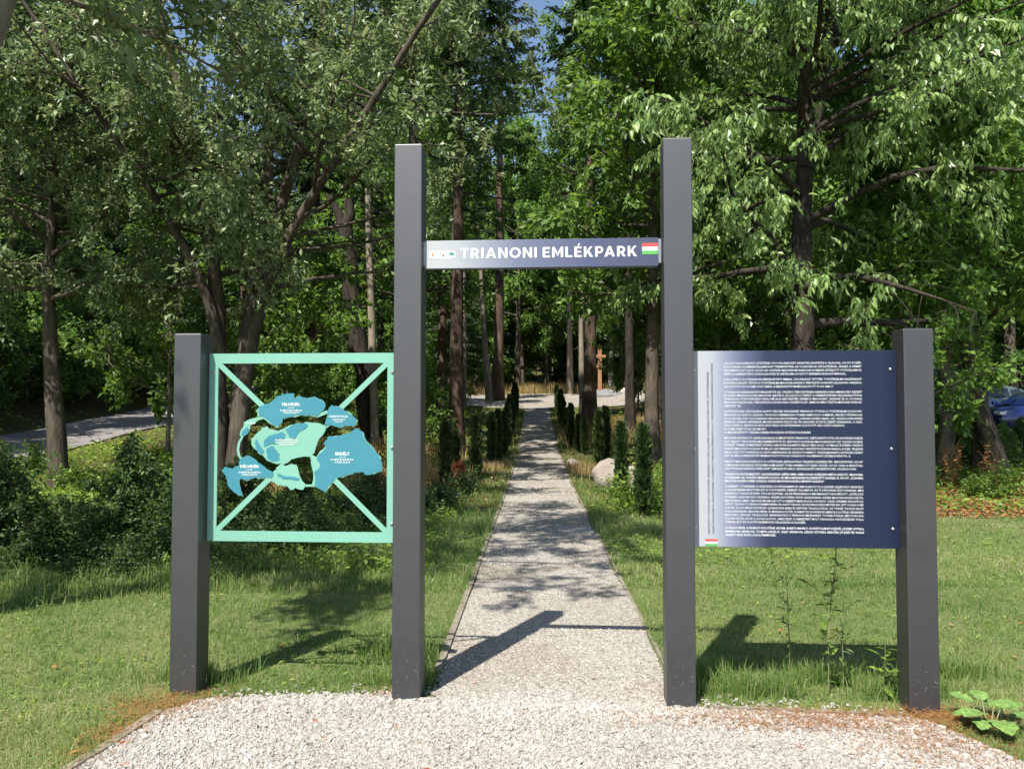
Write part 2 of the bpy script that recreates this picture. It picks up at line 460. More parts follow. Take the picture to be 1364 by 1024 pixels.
# timber edging of the path and forecourt
M['edging'] = plain('edging', (.2, .17, .13), .85, var=.3, nscale=14)
eg = Geo()
def strip(pts, w=.022, h=.028):
    for p, q in zip(pts, pts[1:]):
        d = Vector((q[0] - p[0], q[1] - p[1], 0)); L = d.length; d.normalize(); s = Vector((-d.y, d.x, 0)) * w
        z0 = g(*p); z1 = g(*q); k = .004
        a = Vector((p[0], p[1], 0)) + d * k; c = Vector((q[0], q[1], 0)) - d * k
        v = []
        for z in (-.05, h):
            v += [(a.x - s.x, a.y - s.y, z0 + z), (c.x - s.x, c.y - s.y, z1 + z), (c.x + s.x, c.y + s.y, z1 + z), (a.x + s.x, a.y + s.y, z0 + z)]
        eg.add(v, [(0, 3, 2, 1), (4, 5, 6, 7), (0, 1, 5, 4), (1, 2, 6, 5), (2, 3, 7, 6), (3, 0, 4, 7)])
strip([(path_c(y) - HW - .02, y) for y in np.arange(4.75, 46, 1.5)])
strip([(path_c(y) + HW + .02, y) for y in np.arange(4.75, 46, 1.5)], .012, .012)
strip([(-2.62, 1.2), (-2.07, 2.6), (-1.92, 3.35), (-1.85, 3.72), (-1.8, 4.12)], .026, .02)
strip([(1.02, 4.17), (1.98, 4.06)], .012, .02)
tag(eg.build('path_edging', M['edging']), kind='structure')
# ------------------------------------------------------------------ the entrance gate
pm, n, l, b = mat('post_paint')
t1 = noise(n, l, 260, 2, .5); t2 = noise(n, l, 5, 5, .6); t3 = noise(n, l, 70, 3, .6)
r = ramp(n, [(.35, (.013, .0132, .0155)), (.65, (.019, .0192, .022))]); l.new(t2.outputs[0], r.inputs[0])
geo_ = n.new('ShaderNodeNewGeometry'); sx = n.new('ShaderNodeSeparateXYZ'); l.new(geo_.outputs['Position'], sx.inputs[0])
mr = n.new('ShaderNodeMapRange'); mr.inputs['From Min'].default_value = .42; mr.inputs['From Max'].default_value = 0.0; l.new(sx.outputs[2], mr.inputs[0])
mr2 = n.new('ShaderNodeMapRange'); mr2.inputs['From Min'].default_value = .62; mr2.inputs['From Max'].default_value = .7; l.new(t3.outputs[0], mr2.inputs[0])
mu = n.new('ShaderNodeMath'); mu.operation = 'MULTIPLY'; l.new(mr.outputs[0], mu.inputs[0]); l.new(mr2.outputs[0], mu.inputs[1])
mx = n.new('ShaderNodeMix'); mx.data_type = 'RGBA'; l.new(mu.outputs[0], mx.inputs[0]); l.new(r.outputs[0], mx.inputs[6]); mx.inputs[7].default_value = (.2, .18, .15, 1)
l.new(mx.outputs[2], b.inputs['Base Color'])
b.inputs['Roughness'].default_value = .48; b.inputs['IOR'].default_value = 2.0
bump(n, l, b, t1.outputs[0], .12, .002)
M['post'] = pm
M['steel'] = plain('steel', (.5, .5, .5), .35, 1.0)
M['mint'] = plain('mint_paint', (.175, .4, .305), .45, var=.05, nscale=3)
M['teal'] = plain('teal_print', (.042, .21, .265), .45, var=.06, nscale=5)
M['white'] = plain('white_print', (.68, .69, .69), .45, var=.02)
M['ink'] = plain('dark_ink', (.06, .06, .075), .5, var=.02)
M['flag_red'] = plain('flag_red', (.55, .07, .06), .5, var=.03)
M['flag_green'] = plain('flag_green', (.1, .36, .09), .5, var=.03)
M['emblem_green'] = plain('emblem_green', (.08, .3, .22), .5, var=.03)
M['emblem_brown'] = plain('emblem_brown', (.4, .25, .15), .5, var=.03)
def printmat(name, stops, w):
    m, n, l, b = mat(name)
    tc = n.new('ShaderNodeTexCoord'); s = n.new('ShaderNodeSeparateXYZ'); l.new(tc.outputs['Object'], s.inputs[0])
    mr = n.new('ShaderNodeMapRange'); mr.inputs['From Min'].default_value = -w / 2; mr.inputs['From Max'].default_value = w / 2
    l.new(s.outputs[0], mr.inputs[0]); r = ramp(n, stops); l.new(mr.outputs[0], r.inputs[0]); l.new(r.outputs[0], b.inputs['Base Color'])
    b.inputs['Roughness'].default_value = .42; b.inputs['Specular IOR Level'].default_value = .4
    return m

def text_arrays(body, size=1.0, bold=.0, res=2):
    cu = bpy.data.curves.new('lettering', 'FONT'); cu.body = body; cu.size = size; cu.offset = bold; cu.resolution_u = res; cu.fill_mode = 'FRONT' if False else 'BOTH'
    o = bpy.data.objects.new('lettering', cu); COL.objects.link(o)
    return o
def harvest(objs):
    dg = bpy.context.evaluated_depsgraph_get(); dg.update()
    out = []
    for o in objs:
        me = bpy.data.meshes.new_from_object(o.evaluated_get(dg))
        v = np.empty(len(me.vertices) * 3); me.vertices.foreach_get('co', v)
        out.append((v.reshape(-1, 3), [tuple(p.vertices) for p in me.polygons]))
        bpy.data.meshes.remove(me)
    for o in objs:
        c = o.data; bpy.data.objects.remove(o); bpy.data.curves.remove(c)
    return out
# every line: text, x0, x1 (or None), baseline z, cap height, bold, rotated
CAP = .72
def lettering(lines, name, m, parent, y, res=2):
    objs = [text_arrays(t[0], 1.0, t[5], res) for t in lines]
    G = Geo()
    for (t, x0, x1, zb, cap, bo, rot), (v, f) in zip(lines, harvest(objs)):
        if not len(v): continue
        s = cap / CAP; mn, mxx = v[:, 0].min(), v[:, 0].max()
        sxx = s if x1 is None else (x1 - x0) / (mxx - mn)
        a = (v[:, 0] - mn) * sxx; c = v[:, 1] * s
        if rot: P = [(zb - cc, y, x0 + aa) for aa, cc in zip(a, c)]
        else: P = [(x0 + aa, y, zb + cc) for aa, cc in zip(a, c)]
        G.add(P, f)
    return G.build(name, m, parent)
def centred(t, cx, w, zb, cap, bo=.02):
    return (t, cx - w / 2, cx + w / 2, zb, cap, bo, False)

GX, GY, GYAW = .1625, 4.305, R(-3.9)
gate = empty('entrance_gate', (GX, GY, 0), GYAW)
tag(gate, 'dark grey steel entrance gate of four square posts carrying name, map and text boards', 'gate')
PW = .15
U = [-1.945, -.7235, .7235, 1.945]
for u, h in zip(U, (1.965, 2.99, 2.99, 1.965)):
    p = Geo().box(-PW / 2, PW / 2, -PW / 2, PW / 2, -.3, h).build('tall_post' if h > 2.5 else 'short_post', pm, gate, bevel=.004, loc=(u, 0, 0))
    Geo().box(-PW / 2 + .006, PW / 2 - .006, -PW / 2 + .006, PW / 2 - .006, h + .0005, h + .003).build('cap', pm, p)
    # small rivets on the faces
bolt_me = None
def bolt(parent, x, z, y):
    global bolt_me
    if bolt_me is None:
        k = 10; G = Geo()
        ring = lambda r_, yy_: [(r_ * math.cos(i / k * math.tau), yy_, r_ * math.sin(i / k * math.tau)) for i in range(k)]
        G.add(ring(.0085, 0) + ring(.0085, -.003) + ring(.005, -.0062), [(i, (i + 1) % k, (i + 1) % k + k, i + k) for i in range(k)] + [(i + k, (i + 1) % k + k, (i + 1) % k + 2 * k, i + 2 * k) for i in range(k)] + [tuple(range(2 * k, 3 * k))])
        bolt_me = G.mesh('bolt')
    return link('bolt', bolt_me, M['steel'], parent, loc=(x, y, z))

# --- name board across the opening (board local: x along, z up)
TBW, TB0, TB1 = 1.262, 2.318, 2.47
tb_m = printmat('name_print', [(0, (.4, .42, .42)), (.13, (.35, .37, .39)), (.24, (.25, .27, .32)), (.4, (.13, .15, .22)), (.7, (.07, .082, .15)), (1, (.055, .062, .105))], TBW)
tbd = Geo().box(-TBW / 2, TBW / 2, -.004, .004, TB0, TB1).build('name_board', tb_m, gate, bevel=.001, loc=(-.006, -.018, 0))
tag(tbd, 'white to grey-blue name board reading TRIANONI EMLÉKPARK')
Geo().box(-TBW / 2 + .004, TBW / 2 - .004, .0045, .03, TB0 - .004, TB0 + .02).build('lower_rail', pm, tbd)
for s in (-1, 1):
    Geo().box(min(s * .617, s * .648), max(s * .617, s * .648), .005, .032, TB0 + .018, TB1 - .004).build('bracket', M['steel'], tbd)
# hand-drawn geometric capitals, one mesh
def letters(body, x, zb, H, sp):
    """bold geometric sans drawn as polygons; returns list of outline polys and end x"""
    out = []; w = .215 * H
    def ring(cx, cz, ro, ri, a0, a1, k=26, sx=1.0):
        A = [a0 + (a1 - a0) * i / k for i in range(k + 1)]
        return [[(cx + ro * sx * math.cos(a), cz + ro * math.sin(a)), (cx + ro * sx * math.cos(b), cz + ro * math.sin(b)),
                 (cx + ri[0] * math.cos(b), cz + ri[1] * math.sin(b)), (cx + ri[0] * math.cos(a), cz + ri[1] * math.sin(a))] for a, b in zip(A, A[1:])]
    def rect(x0, x1, z0, z1): return [(x0, z0), (x1, z0), (x1, z1), (x0, z1)]
    for bi, ch in enumerate(body):
        P = []; W = .7
        if ch == ' ': x += .34 * H; continue
        if ch == 'I': W = .215; P = [rect(0, w, 0, H)]
        elif ch == 'T': W = .74; P = [rect(0, W * H, H - .18 * H, H), rect(W * H / 2 - w / 2, W * H / 2 + w / 2, 0, .82 * H)]
        elif ch in 'EÉL':
            W = .64 if ch != 'L' else .6; P = [rect(0, w, 0, H), rect(w, W * H, 0, .18 * H)]
            if ch != 'L': P += [rect(w, W * H - .01 * H, .82 * H, H), rect(w, W * H - .06 * H, .415 * H, .585 * H)]
            if ch == 'É': P += [[(.26 * H, 1.08 * H), (.4 * H, 1.08 * H), (.54 * H, 1.28 * H), (.35 * H, 1.28 * H)]]
        elif ch == 'N':
            W = .82; P = [rect(0, w, 0, H), rect(W * H - w, W * H, 0, H), [(w, H), (w, .68 * H), (W * H - w, 0), (W * H - w, .32 * H)]]
        elif ch == 'M':
            W = .98; c = W * H / 2; P = [rect(0, w, 0, H), rect(W * H - w, W * H, 0, H), [(w, H), (w, .66 * H), (c, .1 * H), (c, .42 * H)], [(W * H - w, H), (c, .42 * H), (c, .1 * H), (W * H - w, .66 * H)]]
        elif ch == 'A':
            W = .92; c = W * H / 2
            P = [[(0, 0), (.235 * H, 0), (c, .76 * H), (c, H), (c - .11 * H, H)], [(W * H, 0), (c + .11 * H, H), (c, H), (c, .76 * H), (W * H - .235 * H, 0)], rect(.27 * H, W * H - .27 * H, .2 * H, .37 * H)]
        elif ch == 'O':
            W = .98; P = ring(W * H / 2, H / 2, .515 * H, (.285 * H, .325 * H), 0, math.tau, 40, .955)
        elif ch in 'RP':
            W = .74; ro = .335 * H; cz = H - ro; cx = .37 * H
            P = [rect(0, w, 0, H), rect(w, cx, H - .18 * H, H), rect(w, cx, cz - ro, cz - ro + .18 * H)] + ring(cx, cz, ro, (.155 * H, .155 * H), -math.pi / 2, math.pi / 2, 16)
            if ch == 'R': P += [[(.33 * H, .34 * H), (.52 * H, 0), (.75 * H, 0), (.55 * H, .38 * H)]]
        elif ch == 'K':
            W = .8; P = [rect(0, w, 0, H), [(w, .5 * H), (w, .24 * H), (.54 * H, .84 * H - .11 * H), (.78 * H, H), (.53 * H, H)], [(.32 * H, .42 * H), (.55 * H, 0), (.81 * H, 0), (.47 * H, .58 * H)]]
        if ch == 'A' and body[bi - 1:bi] == 'P': x -= .13 * H
        for poly in P: out.append([(x + a, zb + c) for a, c in poly])
        x += W * H + sp
    return out, x
def bu(px_): return (px_ - 78) / (1276 - 78) * TBW - TBW / 2      # measures taken on the board itself
CH = .0565; ZB = TB0 + .0525
ol, xe = letters('TRIANONI EMLÉKPARK', 0, 0, CH, .011)
k_ = (bu(1168) - bu(262)) / (xe - .011)
wcut = bu(262) + letters('TRIANONI ', 0, 0, CH, .011)[1] * k_ - .004
G = Geo(); G2 = Geo()
for poly in ol:
    pts = [(bu(262) + a * k_, ZB + c) for a, c in poly]
    ar = sum(p[0] * q[1] - q[0] * p[1] for p, q in zip(pts, pts[1:] + pts[:1]))
    if ar < 0: pts = pts[::-1]
    (G if pts[0][0] < wcut else G2).add([(a, -.0052, c) for a, c in pts], [tuple(range(len(pts)))])
G.build('lettering', M['white'], tbd); G2.build('lettering', M['white'], tbd)
def flatquad(name, m, par, x0, x1, z0, z1, y):
    return Geo().add([(x0, y, z0), (x1, y, z0), (x1, y, z1), (x0, y, z1)], [(0, 1, 2, 3)]).build(name, m, par)
fx0, fx1 = bu(1194), bu(1274); fz = TB0 + .062; fh = .0205
for i, mm in enumerate(('flag_green', 'white', 'flag_red')):
    flatquad('flag_stripe', M[mm], tbd, fx0, fx1, fz + i * fh, fz + (i + 1) * fh - .0003, -.0052)
# the white strip with three emblems
def disc(cx, cz, r_, k=20, sx=1): return [(cx + r_ * sx * math.cos(i / k * math.tau), cz + r_ * math.sin(i / k * math.tau)) for i in range(k)]
def flatpoly(name, m, par, polys, y):
    G = Geo()
    for p in polys:
        a = sum(u[0] * v[1] - v[0] * u[1] for u, v in zip(p, p[1:] + p[:1]))
        if a < 0: p = p[::-1]
        G.add([(q[0], y, q[1]) for q in p], [tuple(range(len(p)))])
    return G.build(name, m, par)
ez = TB0 + .074
flatpoly('emblem_strip', M['white'], tbd, [[(bu(98), ez - .022), (bu(222), ez - .022), (bu(235), ez - .015), (bu(239), ez), (bu(235), ez + .015), (bu(222), ez + .022), (bu(98), ez + .022)]], -.0052)
ex = bu(117)
flatpoly('arms_emblem', M['emblem_brown'], tbd, [[(ex - .006, ez + .008), (ex - .006, ez - .004), (ex, ez - .012), (ex + .006, ez - .004), (ex + .006, ez + .008)], [(ex - .005, ez + .0085), (ex + .005, ez + .0085), (ex + .004, ez + .015), (ex, ez + .012), (ex - .004, ez + .015)], [(bu(98), ez - .0185), (bu(146), ez - .0185), (bu(146), ez - .0172), (bu(98), ez - .0172)]], -.0058)
ex = bu(172); rg = []
for i in range(24):
    a, c = i / 24 * math.tau, (i + 1) / 24 * math.tau
    rg.append([(ex + .016 * math.cos(a), ez + .016 * math.sin(a)), (ex + .016 * math.cos(c), ez + .016 * math.sin(c)), (ex + .0148 * math.cos(c), ez + .0148 * math.sin(c)), (ex + .0148 * math.cos(a), ez + .0148 * math.sin(a))])
flatpoly('round_emblem', M['ink'], tbd, rg + [[(ex - .008, ez - .009), (ex + .004, ez - .009), (ex + .006, ez + .01), (ex + .001, ez + .002)]], -.0058)
ex = bu(216)
flatpoly('tree_emblem', M['emblem_green'], tbd, [disc(ex - .007, ez + .004, .008, 12), disc(ex + .001, ez + .008, .0085, 12), disc(ex + .009, ez + .003, .0075, 12), [(ex - .0018, ez - .014), (ex + .0035, ez - .014), (ex + .002, ez + .004), (ex - .0005, ez + .004)]], -.0058)

# --- map panel between the two left posts: cut plate, mint with teal lands
MW, MH, MZ = 1.062, 1.042, .82
mp = empty('map_panel', ((U[0] + U[1]) / 2, .028, 0)); mp.parent = gate
tag(mp, 'mint green cut-out metal panel with a teal map and diagonal braces')
def mu(x): return (x - 28) / 907 * MW - MW / 2
def mv(y): return MZ + (963 - y) / 920 * MH
def mpoly(pts): return [(mu(x), mv(y)) for x, y in pts]
fo, fi = [(28, 963), (935, 963), (935, 43), (28, 43)], [(72, 913), (892, 913), (892, 92), (72, 92)]
G = Geo(); v = []
for y in (-.003, .003):
    v += [(a, y, c) for a, c in mpoly(fo)] + [(a, y, c) for a, c in mpoly(fi)]
f = []
for i in range(4):
    j = (i + 1) % 4
    f += [(i, j, j + 4, i + 4), (i + 8, i + 12, j + 12, j + 8), (i, i + 8, j + 8, j), (i + 4, j + 4, j + 12, i + 12)]
G.add(v, f).build('frame', M['mint'], mp)
def bar(p, q, w):
    d = Vector((q[0] - p[0], q[1] - p[1])).normalized(); s = Vector((-d.y, d.x)) * w / 2
    return [(p[0] + s.x, p[1] + s.y), (q[0] + s.x, q[1] + s.y), (q[0] - s.x, q[1] - s.y), (p[0] - s.x, p[1] - s.y)]
for p, q in (((70, 90), (300, 312)), ((894, 90), (650, 330)), ((70, 915), (335, 650)), ((894, 915), (625, 645))):
    Geo().prism(mpoly(bar(p, q, 25)), -.0026, .0026).build('brace', M['mint'], mp)
def jag(pts, amp, seed, sub=3):
    rr = random.Random(seed); out = []
    for p, q in zip(pts, pts[1:] + pts[:1]):
        for i in range(sub):
            t = i / sub; a = amp if i else amp * .3
            out.append((p[0] + (q[0] - p[0]) * t + rr.uniform(-a, a), p[1] + (q[1] - p[1]) * t + rr.uniform(-a, a)))
    return out
felv = [(285, 300), (330, 290), (355, 265), (385, 250), (410, 240), (440, 240), (447, 265), (470, 252), (500, 262), (540, 258), (575, 270), (592, 290), (588, 312), (565, 335), (555, 352), (520, 345), (480, 345), (440, 352), (390, 365), (380, 388), (375, 402), (345, 392), (320, 370), (300, 355), (278, 350), (272, 325)]
karp = [(605, 340), (625, 300), (650, 305), (690, 325), (720, 345), (745, 370), (735, 395), (700, 400), (660, 405), (625, 395), (598, 400), (600, 375)]
erd = [(590, 490), (610, 455), (660, 450), (700, 440), (740, 415), (770, 430), (785, 470), (820, 505), (845, 540), (862, 580), (860, 615), (820, 628), (790, 635), (780, 622), (740, 622), (690, 640), (650, 650), (625, 680), (600, 718), (565, 697), (550, 690), (552, 650), (548, 625), (575, 590), (560, 560), (580, 530), (605, 500)]
del1 = [(95, 620), (115, 600), (150, 610), (180, 590), (190, 560), (220, 545), (250, 560), (270, 580), (310, 610), (345, 630), (340, 650), (300, 655), (260, 650), (215, 665), (185, 650), (180, 680), (200, 740), (170, 730), (130, 695), (120, 650)]
del2 = [(325, 645), (345, 628), (380, 600), (420, 590), (455, 590), (468, 625), (480, 660), (500, 690), (490, 708), (450, 700), (430, 712), (410, 690), (370, 690), (340, 672)]
orv = [(200, 400), (205, 378), (240, 365), (290, 345), (300, 360), (260, 380), (230, 400), (225, 430), (195, 457), (182, 445), (185, 425)]
hun = [(262, 445), (290, 420), (312, 405), (345, 420), (372, 428), (400, 412), (440, 396), (500, 384), (560, 390), (592, 402), (585, 430), (555, 470), (540, 520), (525, 545), (470, 548), (430, 560), (400, 580), (350, 577), (318, 565), (300, 540), (280, 532), (250, 500), (245, 470)]
part_ = [(522, 540), (548, 556), (575, 520), (600, 492), (598, 600), (570, 660), (552, 696), (534, 682), (540, 625), (528, 580)]
for k, (nm, pl, mm, y0, y1) in enumerate((
        ('map_land', [(x + (x - 430) * .02 - 4, y + 3) for x, y in felv], 'mint', -.0024, .0024), ('map_land', hun, 'mint', -.0024, .0024), ('map_land', part_, 'mint', -.0022, .0022),
        ('map_land', del2, 'mint', -.0024, .0024), ('map_land', orv, 'mint', -.0024, .0024), ('map_land', [(x + 3, y + 2) for x, y in karp], 'mint', -.002, .002),
        ('map_land', [(x + 2, y + 3) for x, y in del1], 'mint', -.002, .002), ('map_land', [(x + 4, y + 2) for x, y in erd], 'mint', -.0019, .0019),
        ('map_region', felv, 'teal', -.0042, -.0027), ('map_region', karp, 'teal', -.0042, -.0027), ('map_region', erd, 'teal', -.0042, -.0027), ('map_region', del1, 'teal', -.0042, -.0027),
        ('map_region', [(300, 470), (340, 442), (390, 428), (405, 437), (395, 465), (340, 488), (305, 502)], 'teal', -.0042, -.0027),
        ('map_region', [(404, 412), (450, 394), (500, 388), (512, 397), (470, 425), (445, 465), (420, 450)], 'teal', -.0042, -.0027),
        ('map_region', [(252, 482), (265, 466), (300, 520), (292, 538), (268, 520)], 'teal', -.0042, -.0027),
        ('map_region', [(312, 512), (345, 500), (376, 540), (370, 568), (335, 572), (314, 550)], 'teal', -.0042, -.0027),
        ('map_region', [(366, 630), (410, 645), (470, 655), (462, 664), (410, 660), (370, 645)], 'teal', -.0042, -.0027),
        ('map_region', [(192, 425), (218, 400), (224, 425), (198, 450), (188, 444)], 'teal', -.0042, -.0027))):
    q0 = sum(a for a, _ in pl) / len(pl), sum(c for _, c in pl) / len(pl); gr = 1.045 if pl is hun else 1.025
    pl = [(q0[0] + (a - q0[0]) * gr, q0[1] + (c - q0[1]) * gr) for a, c in pl]
    o = Geo().prism(mpoly(jag(pl, 5.5 if mm == 'teal' else 4, k, 3)), y0, y1).build(nm, M[mm], mp)
for p, q, w in (((362, 612), (412, 566), 14), ((508, 532), (552, 560), 14), ((492, 690), (556, 690), 11), ((552, 352), (606, 330), 16), ((585, 412), (625, 385), 14)):
    Geo().prism(mpoly(bar(p, q, w)), -.0014, .0014).build('map_link', M['mint'], mp)
arc = [(196, 448), (178, 480), (172, 515), (178, 545), (192, 568)]
Geo().prism(mpoly([(x - 6, y) for x, y in arc] + [(x + 6, y) for x, y in arc[::-1]]), -.0016, .0016).build('map_link', M['mint'], mp)
def mtext(t, cx, cy, w, cap, bo=.02): return centred(t, mu(cx), w / 907 * MW, mv(cy), cap / 920 * MH, bo)
for ml in ([mtext('FELVIDÉK', 430, 300, 88, 13, .03), mtext('1918', 430, 313, 30, 5), mtext('NÉPESSÉG', 430, 327, 104, 7), mtext('TERÜLET', 430, 338, 80, 7)],
           [mtext('KÁRPÁTALJA', 660, 357, 92, 9, .02), mtext('NÉPESSÉG', 660, 371, 60, 6), mtext('TERÜLET', 660, 382, 42, 6)],
           [mtext('NÉPESSÉG', 410, 472, 110, 7), mtext('MAGYARORSZÁG', 410, 483, 106, 7), mtext('TERÜLET', 412, 495, 78, 7)],
           [mtext('ERDÉLY', 680, 541, 70, 14, .03), mtext('1918', 680, 553, 30, 5), mtext('NÉPESSÉG', 678, 566, 108, 7), mtext('TERÜLET', 680, 579, 78, 7)],
           [mtext('DÉLVIDÉK', 232, 604, 92, 13, .03), mtext('1918', 230, 616, 30, 5), mtext('NÉPESSÉG', 232, 630, 106, 7), mtext('TERÜLET', 232, 642, 78, 7)],
           [mtext('ŐRVIDÉK', 236, 390, 40, 7)]):
    lettering(ml, 'lettering', M['white'], mp, -.005)
for z in (138, 505, 873):
    bolt(mp, mu(48), mv(z), -.0031); bolt(mp, mu(915), mv(z), -.0031)

